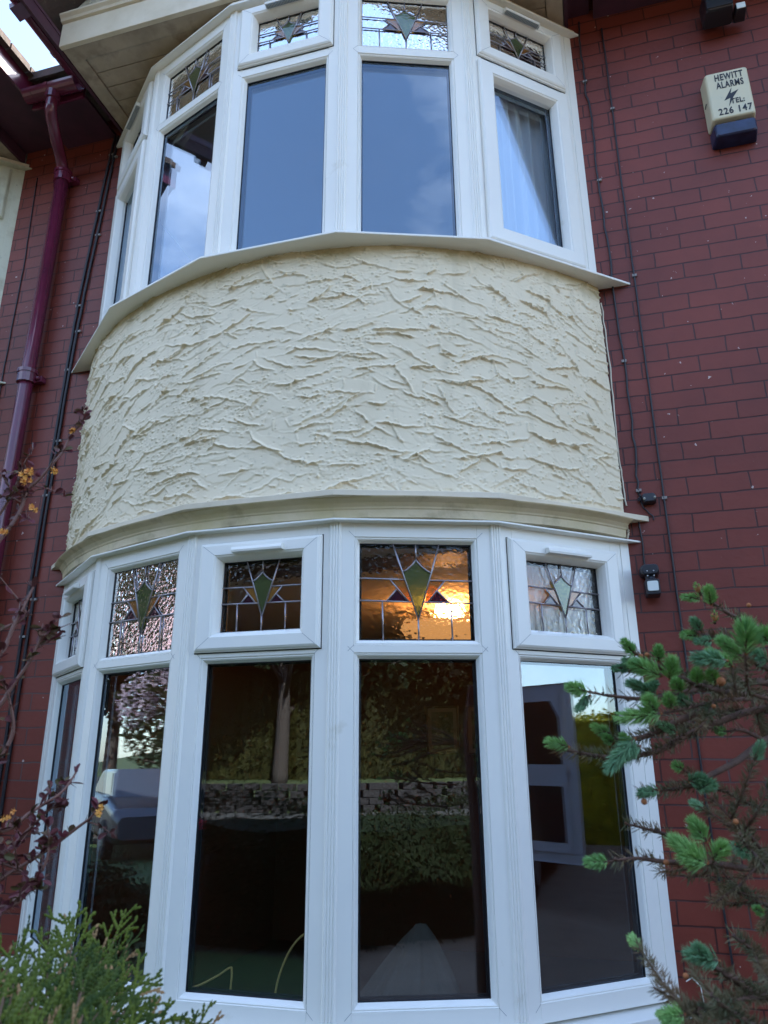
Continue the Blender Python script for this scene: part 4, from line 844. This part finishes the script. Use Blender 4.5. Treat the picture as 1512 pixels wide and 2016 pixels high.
for bi, br in enumerate(SPRUCE_BRANCH):
    pts = catmull(br, 8); bm_ = MB(); thin = len(br) < 5 or bi in (10,)
    r0, r1 = (.0012, .0034 if thin else .0062)
    bm_.tube(pts, lambda t: r0+(r1-r0)*t, 6)
    # knobbly bud scars
    for p in pts[1::2]: bm_.ball(p+Vector((U(-1, 1), U(-1, 1), U(-1, 1)))*.002, U(.0015, .003), n=5, m=3)
    bm_.build('branch', BARK, SP, smooth=True)
    # side twiglets
    Ltot = 0
    for i in range(len(pts)-1):
        p, q = pts[i], pts[i+1]; d = q-p; ln = d.length; t = i/len(pts)
        dens = (2100 if bi in (0, 3, 8, 9, 14, 15, 16, 17, 18, 19, 20) else 1300)
        if bi in (1,): dens = 500 if t < .5 else 900
        if bi in (9,) and t > .45: dens = 60
        if bi in (11,): dens = 900 if t < .35 else 300
        if bi == 13: dens = 500
        fade = 1 if t < .7 else .45
        dn, a, c = frame_of(-d)
        for k in range(int(ln*dens*fade)):
            th = U(0, 6.283); o = a*math.cos(th)+c*math.sin(th); f = rnd()
            if o.z < 0 and rnd() < .3: continue
            needle(old, p.lerp(q, f)+o*.002, dn*U(.25, .9)+o*U(.6, 1.1)+Vector((0, 0, .12)), U(.010, .017), .0015)
# secondary twigs, sprouting from the branches, brown-green needles
tw = MB(); nb = MB(); nb2 = MB(); bud = MB()
def shoot(base, tip, nl, mb, dens=1.0, body=True):
    base, tip = Vector(base), Vector(tip); d = tip-base; ln = d.length
    if body: tw.tube([base, base.lerp(tip, .5), tip-d*.1], lambda t: .0022*(1-.4*t), 5)
    dn, a, c = frame_of(d)
    cnt = int((90+ln*3300)*dens)
    for k in range(cnt):
        f = rnd()**.8; th = U(0, 6.283); o = a*math.cos(th)+c*math.sin(th)
        spread = 1.25*(1-.5*f)+U(-.2, .2)
        L0 = nl*(1.0-.25*f)*U(.8, 1.1)
        dd = dn*(1.0+.35*f)*1.0+o*spread
        needle(mb, base+d*(f*.92)+o*.0022, dd, L0, .00125)
    for k in range(int(30*dens)):
        o = a*U(-1, 1)+c*U(-1, 1); needle(mb, tip-d*.08, dn*1.6+o*.6, nl*U(.55, .85), .00125)
for base, tip, nl, kind in SPRUCE_SHOOT:
    nl2 = max(.007, min(.027, nl*.92))
    if kind == 2:
        bud.ball(Vector(base).lerp(Vector(tip), .6), .004, sz=1.5); shoot(base, tip, .007, nb, .3); continue
    one = MB(); shoot(base, tip, nl2, one, 1.15); one.build('new_shoot', NEW if kind == 0 else NEWB, SP)
    # papery scales at the base
    d = (Vector(tip)-Vector(base)).normalized()
    for k in range(7):
        o = Vector((U(-1, 1), U(-1, 1), U(-1, 1))); needle(bud, Vector(base)-d*.003, d+o*.5, U(.004, .007), .0022)
for p, r in SPRUCE_BUD: bud.ball(p, r*.8, n=7, m=5)
# extra random old twigs filling the right hand mass
allp = [(bi, p) for bi, br in enumerate(SPRUCE_BRANCH) for p in catmull(br, 6)]
cand = [(bi, Vector(p)) for bi, p in allp if bi not in (9, 10, 13, 2, 3, 4) ]
for k in range(60):
    bi, p = random.choice(cand)
    px = (p-camo.matrix_world.translation); depth = px.dot(Fv); u = 756+1448.75*px.dot(Rv)/depth
    if u < 1330: continue
    d = Vector((U(-1, .6), U(-.9, .9), U(-.55, .5))).normalized(); ln = U(.04, .09); q = p+d*ln
    tw.tube([p, p.lerp(q, .5)+Vector((0, 0, -.004)), q], lambda t: .0022-.001*t, 5)
    dn, a, c = frame_of(d)
    for i in range(int(ln*2200)):
        th = U(0, 6.283); o = a*math.cos(th)+c*math.sin(th); needle(old, p.lerp(q, rnd())+o*.0015, dn*U(.3, .9)+o*U(.6, 1.1), U(.009, .014), .0012)
    if rnd() < .28: shoot(q, q+dn*U(.012, .024), U(.009, .013), nb2 if rnd() < .6 else nb, .8)
# the side of the spruce away from the window
for k in range(16):
    tpt = catmull(tp, 6); p = Vector(tpt[int(len(tpt)*(.45+.034*k))]) if int(len(tpt)*(.45+.034*k)) < len(tpt) else Vector(tpt[-1])
    an = U(-1.1, 1.1); ln = U(.22, .42); q = p+Vector((math.cos(an)*ln, math.sin(an)*ln*.8, U(-.03, .09))); mid = p.lerp(q, .5)+Vector((0, 0, U(-.02, .02)))
    pts = catmull([p, mid, q], 6); bm_ = MB(); bm_.tube(pts, lambda t: .006-.0045*t, 6); bm_.build('branch', BARK, SP, smooth=True)
    for i in range(len(pts)-1):
        dn, a_, c3 = frame_of(pts[i+1]-pts[i])
        for j in range(int((pts[i+1]-pts[i]).length*1400)):
            th = U(0, 6.283); o = a_*math.cos(th)+c3*math.sin(th); needle(old, pts[i].lerp(pts[i+1], rnd())+o*.002, dn*U(.25, .9)+o*U(.6, 1.1), U(.010, .017), .0015)
        if i % 3 == 1 or i == len(pts)-2:
            s_d = (dn+a_*U(-1, 1)+c3*U(-.6, .6)).normalized(); b0 = pts[i+1]; e0 = b0+s_d*U(.02, .05); shoot(b0, e0, U(.012, .02), nb if rnd() < .5 else nb2, .8)
tw.build('twigs', BARK, SP, smooth=True, kind='stuff'); old.build('old_needles', OLD, SP, kind='stuff'); nb.build('small_shoots', NEW, SP, kind='stuff'); nb2.build('blue_needles', NEWB, SP, kind='stuff'); bud.build('bud_scales', BUDM, SP, smooth=True, kind='stuff')

# cypress shrub
CG = leafmat('cypress_green', (.105, .13, .014), (.04, .065, .011), .55, 9); CBR = leafmat('cypress_brown_tip', (.34, .20, .09), (.24, .14, .06), .6, 20); CDK = leafmat('cypress_dark', (.05, .075, .012), (.02, .04, .008), .6, 12)
CY = thing('conifer_shrub', 'green cypress shrub with some browned tips at the lower left in front of the bay', 'shrub', (-.05, -1.75, GZ))
cyb = MB(); cys = MB()
def scaleleaf(mb, p, d, nrm, ln, wd):
    s = d.cross(nrm).normalized(); n = len(mb.v); t = nrm*wd*.28
    mb.v += [tuple(p), tuple(p+d*ln*.55+s*wd*.5), tuple(p+d*ln), tuple(p+d*ln*.55-s*wd*.5), tuple(p+d*ln*.5+t), tuple(p+d*ln*.5-t)]
    for a, b_ in ((0, 1), (1, 2), (2, 3), (3, 0)): mb.face(n+a, n+b_, n+4); mb.face(n+b_, n+a, n+5)
def branchlet(p, d, nrm, ln, mb, depth):
    step = .0042; k = int(ln/step); q = Vector(p); d = d.normalized(); cur = U(-.012, .012)
    s = d.cross(nrm).normalized()
    for i in range(k):
        f = i/k; scaleleaf(mb if f < .8 or rnd() > .06 else cyb, q, d, nrm, step*1.9, .0050*(1-.3*f))
        q = q+d*step; d = (d+s*cur+Vector((0, 0, .006))+nrm*U(-.02, .02)).normalized()
        if depth > 0 and i > 1 and i % (3 if depth == 1 else 2) == 0:
            sg = 1 if (i//(3 if depth == 1 else 2)) % 2 else -1
            sd = (d*1.0+s*sg*U(.55, .85)+nrm*U(-.12, .12)).normalized()
            branchlet(q, sd, nrm, ln*(1-f)*U(.36, .52)+.006, mb, depth-1)
def spray(base, tip, mb):
    base, tip = Vector(base), Vector(tip); d = tip-base; ln = d.length; dn = d.normalized()
    mat_ = CG if mb else CDK; mb = MB()
    nrm = (Vector((U(-.7, .7), -1, U(-.3, .5)))); nrm = (nrm-dn*nrm.dot(dn)).normalized()
    cys.tube([base, base.lerp(tip, .4), base.lerp(tip, .8)], lambda t: .0024*(1-.6*t), 5)
    s = dn.cross(nrm).normalized(); k = int(ln/.011)
    for i in range(k):
        f = i/k; p = base.lerp(tip, f); sg = 1 if i % 2 else -1
        sd = (dn*U(.7, 1.0)+s*sg*U(.5, .8)+nrm*U(-.25, .25)).normalized()
        m2 = mb if rnd() > .06 else cyb
        branchlet(p, sd, nrm, (.018+.046*(1-f)**.7*(.4+.6*min(1, f*4)))*U(.75, 1.2), m2, 1)
    branchlet(base.lerp(tip, .72), dn, nrm, ln*.28, mb, 1); mb.build('spray', mat_, CY)
for i, (p, q) in enumerate(CYP_SPRAY): spray(Vector(p)-Vector((0, 0, .012)), Vector(q)-Vector((0, 0, .012)), i % 3 != 2)
for k in range(34):   # the body of the bush below and left of the sprays
    i = random.randrange(len(CYP_SPRAY)); p, q = CYP_SPRAY[i]; p = Vector(p); q = Vector(q)
    o = Vector((U(-.17, .0), U(-.05, .18), U(-.18, -.05))); spray(p+o, q+o+Vector((U(-.04, .04), U(-.03, .03), U(-.03, .02))), rnd() > .45)
cx0 = sum(p[0] for p, q in CYP_SPRAY)/len(CYP_SPRAY); cy0 = sum(p[1] for p, q in CYP_SPRAY)/len(CYP_SPRAY)
for k in range(16):
    p = Vector(CYP_SPRAY[random.randrange(len(CYP_SPRAY))][0]); cys.tube([(cx0+U(-.03, .03), cy0+U(-.03, .03), GZ), (cx0*.5+p.x*.5, cy0*.5+p.y*.5, (GZ+p.z)/2), p], lambda t: .009*(1-.75*t), 6)
cys.build('stems', mat('cypress_stem', (.14, .08, .045), .8), CY, smooth=True, kind='stuff'); cyb.build('brown_tips', CBR, CY, kind='stuff')

# barberry
BL = leafmat('barberry_leaf', (.13, .03, .04), (.08, .035, .028), .4, 22); BG = leafmat('barberry_green_leaf', (.10, .10, .035), (.13, .04, .04), .4, 22)
BF = leafmat('barberry_flower', (.80, .46, .10), (.75, .25, .09), .5, 60)
BB = thing('barberry_bush', 'purple barberry bush with arching thorny stems and tiny yellow flowers at the left edge', 'shrub', (BARB_STEM[0][0][0]-.1, BARB_STEM[0][0][1], GZ))
st = MB(); lf = MB(); lg = MB(); fl = MB()
def leaf(mb, p, d, ln, wd):
    d = d.normalized(); nrm = Vector((U(-.8, .8), U(-1, .2), U(-.2, 1))); nrm = (nrm-d*nrm.dot(d)).normalized(); s = d.cross(nrm)
    n = len(mb.v); cup = nrm*wd*.16
    prof = [(0, .04), (.2, .55), (.45, .95), (.7, 1), (.88, .72), (1, .08)]
    for t, w_ in prof: mb.v += [tuple(p+d*ln*t+s*wd*.5*w_+cup*w_), tuple(p+d*ln*t - nrm*ln*.02), tuple(p+d*ln*t-s*wd*.5*w_+cup*w_)]
    for i in range(len(prof)-1):
        a = n+3*i; mb.face(a, a+1, a+4, a+3); mb.face(a+1, a+2, a+5, a+4)
for si, stm in enumerate(BARB_STEM):
    pts = catmull(stm, 7); m2 = MB(); m2.tube(pts, lambda t: .0030*(1-.72*t)+.0005, 6)
    sparse = si in (4,)
    for i in range(2, len(pts)-1):
        p = pts[i]; d = (pts[i+1]-pts[i-1]).normalized()
        if rnd() < (.25 if sparse else (.28 if si == 3 else .36)):
            for k in range(random.choice((1, 2, 3))):
                o = Vector((U(-1, 1), U(-1, .6), U(-.6, 1))); leaf(lf if rnd() < .72 else lg, p, o+d*.5, U(.011, .021), U(.007, .012))
        if rnd() < .7: m2.tube([p, p+Vector((U(-1, 1), U(-1, 1), U(-1, 1))).normalized()*.012], lambda t: .0006*(1-.9*t)+.0001, 4)
        if rnd() < .17 and not sparse:      # side twig
            q = p+Vector((U(-1, 1), U(-.6, .6), U(-.4, 1))).normalized()*U(.03, .06); m2.tube([p, p.lerp(q, .5)+Vector((0, 0, .004)), q], lambda t: .0013*(1-.6*t), 5)
            for k in range(5): leaf(lf if rnd() < .75 else lg, p.lerp(q, U(.3, 1)), Vector((U(-1, 1), U(-1, .6), U(-.5, 1))), U(.009, .017), U(.006, .010))
    m2.build('stem', mat('barberry_stem', (.16, .07, .05), .6) if 'barberry_stem' not in bpy.data.materials else bpy.data.materials['barberry_stem'], BB, smooth=True)
for p in BARB_FLOWER[::2]:
    p = Vector(p); fl = MB()
    for k in range(3):
        c = p+Vector((U(-1, 1), U(-1, 1), U(-1.3, .3)))*.0065; fl.ball(c, U(.0018, .0028), n=6, m=4)
        for j in range(5): a = 1.2566*j; leaf(fl, c, Vector((math.cos(a), -.5, math.sin(a))), .0055, .0042)
    fl.build('flower_cluster', BF, BB)
lf.build('purple_leaves', BL, BB, kind='stuff'); lg.build('olive_leaves', BG, BB, kind='stuff')

# ------------------------------------------------------------ the street and gardens the windows look out on
LAWN = mat('lawn', (.06, .10, .022), .9, vary=[(2, (.04, .075, .02), .4, .6), (40, (.13, .2, .05), .5, .7)], bump=(60, .8, .02))
def sheet_ground(name, x0, x1, y0, y1, lvl, m_):
    b = MB(); b.box((x0, y0, GZ+.001+lvl*.004), (x1, y1, GZ+.003+lvl*.004)); tag(b.build(name, m_), kind='structure')
gs_ = thing('garden_shrub', 'small dark leafy shrub on the lawn beside the left of the bay', 'shrub', (-2.9, -.62, GZ))
sheet_ground('lawn', -14, 1.4, -4.0, .2, 1, LAWN)
sheet_ground('driveway', 1.45, 14, -9, .58, 1, mat('brown_gravel_drive', (.32, .22, .15), .9, vary=[(3, (.22, .15, .10), .4, .7), (60, (.42, .32, .24), .5, .7)], bump=(80, .8, .02)))
sheet_ground('road', -80, 80, -16.5, -9.2, 2, mat('asphalt', (.025, .023, .022), .85, vary=[(1.2, (.045, .045, .05), .4, .7), (90, (.10, .10, .10), .55, .7)], bump=(120, .5, .01)))
b = MB(); b.box((-80, -9.2, GZ-.1), (1.4, -7.6, GZ+.11)); b.box((-80, -18.2, GZ-.1), (80, -16.5, GZ+.11)); tag(b.build('pavement', mat('paving', (.06, .052, .045), .9, vary=[(2, (.045, .04, .035), .4, .7)], bump=(30, .4, .01))), kind='structure')
VG = (mat('rough_grass', (.045, .06, .014), .9, vary=[(.5, (.03, .045, .012), .4, .6), (30, (.10, .12, .03), .5, .7)], bump=(40, .8, .03)))
b = MB(); b.rings([[(x, -18.25, GZ-.1), (x, -18.8, GZ+.35), (x, -30, GZ+2.3), (x, -70, GZ+3.5), (x, -70, GZ-.1)] for x in (-90, 90)]); tag(b.build('grass_bank', VG), kind='structure')
def gz(y): return GZ if y > -18.3 else GZ+.35+(-18.8-y)*.174

def crown(mb, c, rx, ry, rz_, n, ls, rg, lobes=9):
    lb = []
    for i in range(lobes):
        th = rg.uniform(0, 6.283); ph = math.acos(rg.uniform(-.9, 1)); q = rg.uniform(.35, .75)
        lb.append((Vector((c[0]+rx*q*math.sin(ph)*math.cos(th), c[1]+ry*q*math.sin(ph)*math.sin(th), c[2]+rz_*q*math.cos(ph))), rg.uniform(.32, .55)))
    for i in range(n):
        o, s = rg.choice(lb); v = Vector((rg.gauss(0, 1), rg.gauss(0, 1), rg.gauss(0, 1))).normalized()*(rg.uniform(.6, 1.05))
        p = o+Vector((v.x*rx*s, v.y*ry*s, v.z*rz_*s)); a = Vector((rg.gauss(0, 1), rg.gauss(0, 1), rg.gauss(0, .6))).normalized(); b_ = a.cross(Vector((rg.gauss(0, 1), rg.gauss(0, 1), rg.gauss(0, 1)))).normalized()
        l = ls*rg.uniform(.6, 1.3); mb.quad(p-a*l, p-b_*l*.5, p+a*l, p+b_*l*.5)
def tree(name, label, x, y, h, r, leafm, trunkm, seed, n=5200, ls=.09, cz=.62, group=None, extra=None, trunk_r=.16):
    rg = random.Random(seed); T = thing(name, label, 'tree', (x, y, gz(y)), group); GZ = gz(y)
    tm = MB(); top = Vector((x+rg.uniform(-.3, .3), y, GZ+h*.8)); P = [Vector((x, y, GZ-.1)), Vector((x+.05, y, GZ+h*.25)), Vector((x-.08, y+.1, GZ+h*.5)), top]
    tm.tube(catmull(P, 5), lambda t: trunk_r*(1-.8*t), 9)
    for k in range(11):
        t = rg.uniform(.3, .95); p = catmull(P, 5)[int(t*15)]; a = rg.uniform(0, 6.283); q = p+Vector((math.cos(a)*r*.7, math.sin(a)*r*.7, h*rg.uniform(.08, .25))); tm.tube([p, p.lerp(q, .5)+Vector((0, 0, .1)), q], lambda t: trunk_r*.35*(1-.85*t), 5)
    tm.build('trunk', trunkm, T, smooth=True)
    c = MB(); crown(c, (x, y, GZ+h*cz), r, r, h*.40, n, ls, rg, 14); c.build('crown', leafm, T)
    if extra: c = MB(); crown(c, (x, y, GZ+h*cz), r*1.02, r*1.02, h*.41, extra[1], ls*.7, rg, 14); c.build('blossom', extra[0], T)
    return T
TB = mat('tree_bark', (.05, .035, .026), .9, bump=(20, .8, .03))
def leaf2(name, c1, c2, rough=.5, sc=3):
    m = leafmat(name, c1, c2, rough, sc); nt = m.node_tree; p = nt.nodes['Principled BSDF']; o = nt.nodes['Material Output']
    t = N(nt, 'ShaderNodeBsdfTranslucent'); x = N(nt, 'ShaderNodeMixShader'); x.inputs[0].default_value = .4; src = p.inputs['Base Color'].links[0].from_socket
    nt.links.new(src, t.inputs['Color']); nt.links.new(p.outputs[0], x.inputs[1]); nt.links.new(t.outputs[0], x.inputs[2]); nt.links.new(x.outputs[0], o.inputs['Surface']); return m
G1 = leaf2('spring_leaf', (.055, .050, .012), (.028, .030, .009), .6, 3); G2 = leaf2('olive_leaf', (.034, .028, .011), (.022, .020, .009), .6, 3); G3 = leaf2('deep_leaf', (.020, .030, .012), (.028, .040, .014), .6, 3); GY = leaf2('gorse_leaf', (.40, .36, .03), (.15, .20, .03), .6, 4)
PINK = leaf2('pink_blossom', (.58, .41, .47), (.64, .55, .59), .7, 6)
tree('cherry_tree', 'pink blossoming cherry tree reflected in the left window', -14.5, -5.3, 4.7, 1.45, G3, TB, 11, 4500, .07, .64, extra=(PINK, 13000))
GR = 'trees across the road'
for k, (x, y, h, r_, m_, lab) in enumerate((
    (-9.0, -21.5, 10.5, 4.2, G1, 'tall yellow green tree with thick trunk reflected in the front left pane'),
    (7.5, -21, 10.5, 4.2, G3, 'dark spreading tree reflected in the right front pane, nearest the drive'),
    (-19, -20, 10, 4.2, G1, 'yellow green tree standing behind the cherry tree'),
    (-1.5, -24, 11.0, 4.6, G2, 'olive tree between the yellow green and the dark tree'),
    (-26, -7.0, 13.5, 5.0, G2, 'olive tree far left behind the cherry, added to block bright sky from the pane'),  # unseen tree added to cut the bright sky mirrored in the top pane
    (15, -23, 10.5, 4.4, G2, 'rounded olive tree to the right of the dark spreading tree'),
    (-30, -18, 10, 4.8, G3, 'deep green tree furthest to the left along the road'))):
    tree('broad_tree', lab, x, y, h, r_, m_, TB, 30+k, 22000, .19, .55, GR, None, .28)
def hedge(label, x0, x1, y0, y1, h, m_, seed, n, ls=.06):
    rg = random.Random(seed); T = thing('hedge', label, 'hedge', ((x0+x1)/2, (y0+y1)/2, GZ)); c = MB()
    for i in range(n):
        f = rg.random(); p = Vector((rg.uniform(x0, x1), rg.uniform(y0, y1), GZ+h*rg.random()))
        k = rg.random()
        if k < .4: p.y = y1+rg.gauss(0, .05)
        elif k < .7: p.z = GZ+h+rg.gauss(0, .07)+.12*math.sin(p.x*2.1)
        elif k < .85: p.x = rg.choice((x0, x1))+rg.gauss(0, .05)
        a = Vector((rg.gauss(0, 1), rg.gauss(0, 1), rg.gauss(0, 1))).normalized(); b_ = a.cross(Vector((rg.gauss(0, 1), rg.gauss(0, 1), rg.gauss(0, 1)))).normalized(); l = ls*rg.uniform(.6, 1.3)
        c.quad(p-a*l, p-b_*l*.5, p+a*l, p+b_*l*.5)
    c.build('foliage', m_, T, kind='stuff')
    k_ = MB(); nx_ = max(6, int((x1-x0)/.35)); rows = []
    for i in range(nx_+1):
        x = x0+.08+(x1-x0-.16)*i/nx_; w0 = lambda: rg.uniform(.05, .16)*min(1.6, h)
        rows.append([(x, y0+w0(), GZ), (x, y0+w0(), GZ+h*.5), (x, y0+w0(), GZ+h-w0()), (x, (y0+y1)/2, GZ+h-w0()*.6), (x, y1-w0(), GZ+h-w0()), (x, y1-w0(), GZ+h*.5), (x, y1-w0(), GZ)])
    k_.rings(rows); k_.build('inner_foliage', m_, T)
    s = MB(); nn = int((x1-x0)/.4)+1
    for i in range(nn):
        x = x0+.2+(x1-x0-.4)*i/max(1, nn-1); s.tube([(x, (y0+y1)/2, GZ), (x+rg.uniform(-.1, .1), (y0+y1)/2, GZ+h*.7)], .02, 5)
    s.build('stems', TB, T)
hedge('sunlit yellow flowering gorse hedge beyond the white van', 13.5, 14.6, -7.0, 2.5, 2.35, GY, 21, 26000, .05)
hedge('low dark green garden hedge along the lawn edge', -9, 4.6, -4.9, -4.1, 1.12, G3, 22, 42000, .021)
hedge('long tall hedge behind the trees across the road', -60, 60, -33, -30, 11.0, G3, 23, 26000, .26)
hedge('olive shrubs along the foot of the trees across the road', -30, 25, -23.2, -21.8, 4.6, G1, 27, 60000, .07)
# low stone wall across the road
b = MB(); rg = random.Random(5); x = -20
sw = mat('garden_stone', (.032, .024, .021), .9, vary=[(4, (.022, .017, .016), .4, .7)], bump=(14, .8, .04))
while x < 12:
    for r in range(4):
        w_ = rg.uniform(.35, .6); b.box((x+(r % 2)*.2, -18.75+rg.uniform(-.03, .02), GZ+.1+r*.2), (x+w_+(r % 2)*.2-.02, -18.4+rg.uniform(-.02, .03), GZ+.29+r*.2))
    x += .55
tag(b.build('stone_wall', sw, bevel=.015), 'low rough stone garden wall across the road', 'wall')
# box builder in a rotated frame
def fr(x, y, a):
    ca, sa = math.cos(a), math.sin(a); return lambda u, v, z: (x+u*ca-v*sa, y+u*sa+v*ca, GZ+z)
def wheel(f, u, v, r, T):
    t = MB(); rs = []
    for dv, rr in ((-.1, r*.86), (-.085, r), (.085, r), (.1, r*.86)): rs.append([f(u+rr*math.cos(2*math.pi*i/24), v+dv, r+rr*math.sin(2*math.pi*i/24)) for i in range(24)])
    t.rings(rs); w_ = t.build('wheel', mat('tyre', (.02, .02, .02), .8) if 'tyre' not in bpy.data.materials else bpy.data.materials['tyre'], T, smooth=False)
    q = MB(); q.rings([[f(u+rr*math.cos(2*math.pi*i/16), v+dv, r+rr*math.sin(2*math.pi*i/16)) for i in range(16)] for dv, rr in ((-.112, r*.5), (-.106, r*.6), (.106, r*.6), (.112, r*.5))]); q.build('hub', mat('hubcap', (.4, .4, .42), .35, metal=.6) if 'hubcap' not in bpy.data.materials else bpy.data.materials['hubcap'], w_)
def rr_ring(f, u, z0, z1, v0, v1, r, n=4):
    out = []
    for cv, cz, a0 in ((v1-r, z0+r, -90), (v1-r, z1-r, 0), (v0+r, z1-r, 90), (v0+r, z0+r, 180)):
        for k in range(n+1): a = R_(a0+90*k/n); out.append(f(u, cv+r*math.cos(a), cz+r*math.sin(a)))
    return out
WHITEP = mat('white_van_paint', (.42, .41, .44), .3, coat=.5); DGL = mat('dark_vehicle_glass', (.015, .015, .018), .06, spec=.8); SILV = mat('silver_car_paint', (.075, .078, .095), .28, metal=.4, coat=.6); REDL = mat('red_lamp', (.5, .01, .01), .2)
V = thing('white_van', 'white panel van with its rear doors open, parked on the drive to the right', 'van', (6.6, -1.35, GZ)); f = fr(6.7, -2.42, R_(-5))
b = MB(); secs = [(0, .35, 2.40, .95), (.06, .33, 2.46, .98), (3.9, .33, 2.46, .98), (4.5, .33, 2.2, .96), (5.0, .33, 1.5, .95), (5.6, .35, 1.2, .92), (5.75, .40, .95, .85)]
b.rings([rr_ring(f, u, z0, z1, -hw, hw, .12) for u, z0, z1, hw in secs]); b.build('van_body', WHITEP, V)
b = MB(); b.box((-.012, -.80, .62), (-.002, .80, 2.26), f); b.build('load_shade_panel', mat('load_shade_dark', (.025, .02, .025), .9), V)  # thin dark panel standing in for shade inside the open van
for s in (-1, 1):
    hx, hv = -.03, s*.93
    a = R_(100 if s < 0 else 152)
    def df(u, v, z, s=s, hx=hx, hv=hv, a=a):   # u along the door from its hinge, v thickness
        uu = hx - u*math.sin(a) + 0*v; vv = hv + s*(-u*math.cos(a)) + s*v; return f(uu, vv, z)
    d_ = MB(); mring(d_, lambda u, d, z: df(u, d, z), 0, .86, .55, 2.36, [(0, 0), (0, .045), (.10, .045), (.10, 0)]); d_.box((.1, .0, .55+.1), (.76, .012, 2.26), df); d_.box((.1, .012, 1.36), (.76, .045, 1.46), df)
    dd = d_.build('rear_door', WHITEP, V, bevel=.01)
    g_ = MB(); g_.rings([[df(u, v, z) for u, z in ((.14, 1.52), (.72, 1.52), (.72, 2.0), (.62, 2.18), (.24, 2.18), (.14, 2.0))] for v in (.014, .020)]); g_.rings([[df(u, v, z) for u, z in ((.16, .75), (.70, .75), (.70, 1.30), (.16, 1.30))] for v in (.014, .020)]); g_.build('door_window', DGL, dd); g_ = MB(); g_.rings([[df(u, v, z) for u, z in ((.14, 1.52), (.72, 1.52), (.72, 2.0), (.62, 2.18), (.24, 2.18), (.14, 2.0))] for v in (-.007, -.001)]); g_.rings([[df(u, v, z) for u, z in ((.16, .75), (.70, .75), (.70, 1.30), (.16, 1.30))] for v in (-.007, -.001)]); g_.build('door_window', DGL, dd)
b = MB(); b.rings([[f(u, s_*1.0, z) for u, z in ((3.75, 1.45), (4.75, 1.45), (4.35, 2.05), (3.75, 2.1))] for s_ in (.955, .985)]); b.rings([[f(u, s_, z) for u, z in ((3.75, 1.45), (4.75, 1.45), (4.35, 2.05), (3.75, 2.1))] for s_ in (-.985, -.955)]); b.build('side_window', DGL, V)
b = MB(); b.quad(f(4.56, -.82, 2.12), f(4.56, .82, 2.12), f(5.03, .84, 1.52), f(5.03, -.84, 1.52)); b.build('windscreen', DGL, V)
for s in (-1, 1):
    b = MB(); b.box((-.03, s*.90-.04, .85), (-.014, s*.90+.04, 1.10), f); b.build('tail_lamp', REDL, V)
for u in (1.0, 4.7):
    for s in (-1, 1): wheel(f, u, s*.88, .34, V)
Cr = thing('silver_car', 'silver grey car parked on the street to the left', 'car', (-11.5, -3.6, GZ)); f = fr(-12.5, -3.9, R_(8))
b = MB(); secs = [(-2.1, .35, .85, .78, .1), (-2.0, .28, .95, .84, .12), (-1.2, .26, .98, .87, .12), (.9, .26, .98, .87, .12), (1.9, .27, .82, .84, .12), (2.1, .35, .70, .76, .1)]
b.rings([rr_ring(f, u, z0, z1, -hw, hw, r) for u, z0, z1, hw, r in secs]); b.build('car_body', SILV, Cr, smooth=False)
b = MB(); b.rings([[f(u, v, z) for u, v, z in ((-1.9, s*.70, .95), (-1.35, s*.60, 1.40), (.25, s*.60, 1.42), (1.05, s*.72, .95))] for s in (-1, 1)]); b.build('cabin', SILV, Cr, bevel=.04)
b = MB()
for s in (-1, 1): b.rings([[f(u, s*(.715-(z-.95)*.22)+dv*s, z) for u, z in ((-1.55, 1.0), (-1.25, 1.34), (.18, 1.35), (.75, 1.0))] for dv in (-.02, .012)])
b.build('side_window', DGL, Cr)
for u in (-1.3, 1.3):
    for s in (-1, 1): wheel(f, u, s*.80, .31, Cr)
for s in (-1, 1):
    b = MB(); b.box((-2.13, s*.66-.12, .66), (-2.06, s*.66+.12, .80), f); b.build('tail_lamp', REDL, Cr)
b = MB(); crown(b, (-2.9, -.62, GZ+.62), .34, .34, .5, 2600, .028, random.Random(8), 9); b.build('foliage', G3, gs_, kind='stuff'); b = MB(); [b.tube([(-2.9, -.62, GZ-.02), (-2.9+x, -.62, GZ+.7)], .012, 5) for x in (-.1, 0, .12)]; b.build('stems', TB, gs_, kind='stuff')
az_ = thing('azalea_shrub', 'small shrub with bright red flowers beside the garden hedge', 'shrub', (-2.3, -3.85, GZ)); b = MB(); rg = random.Random(3); crown(b, (-2.3, -3.85, GZ+.75), .28, .2, .4, 900, .03, rg, 7); b.build('foliage', G3, az_); b = MB(); crown(b, (-2.3, -3.80, GZ+1.05), .10, .08, .10, 160, .022, rg, 5); b.build('red_flowers', mat('red_petal', (.75, .01, .03), .5), az_)
b = MB(); [b.tube([(-2.3, -3.85, GZ-.02), (-2.3+x, -3.85, GZ+.8)], .012, 5) for x in (-.1, 0, .12)]; b.build('stems', TB, az_, kind='stuff')
# the houses opposite are far off behind the trees: a few roofs only
scene.render.film_transparent = False
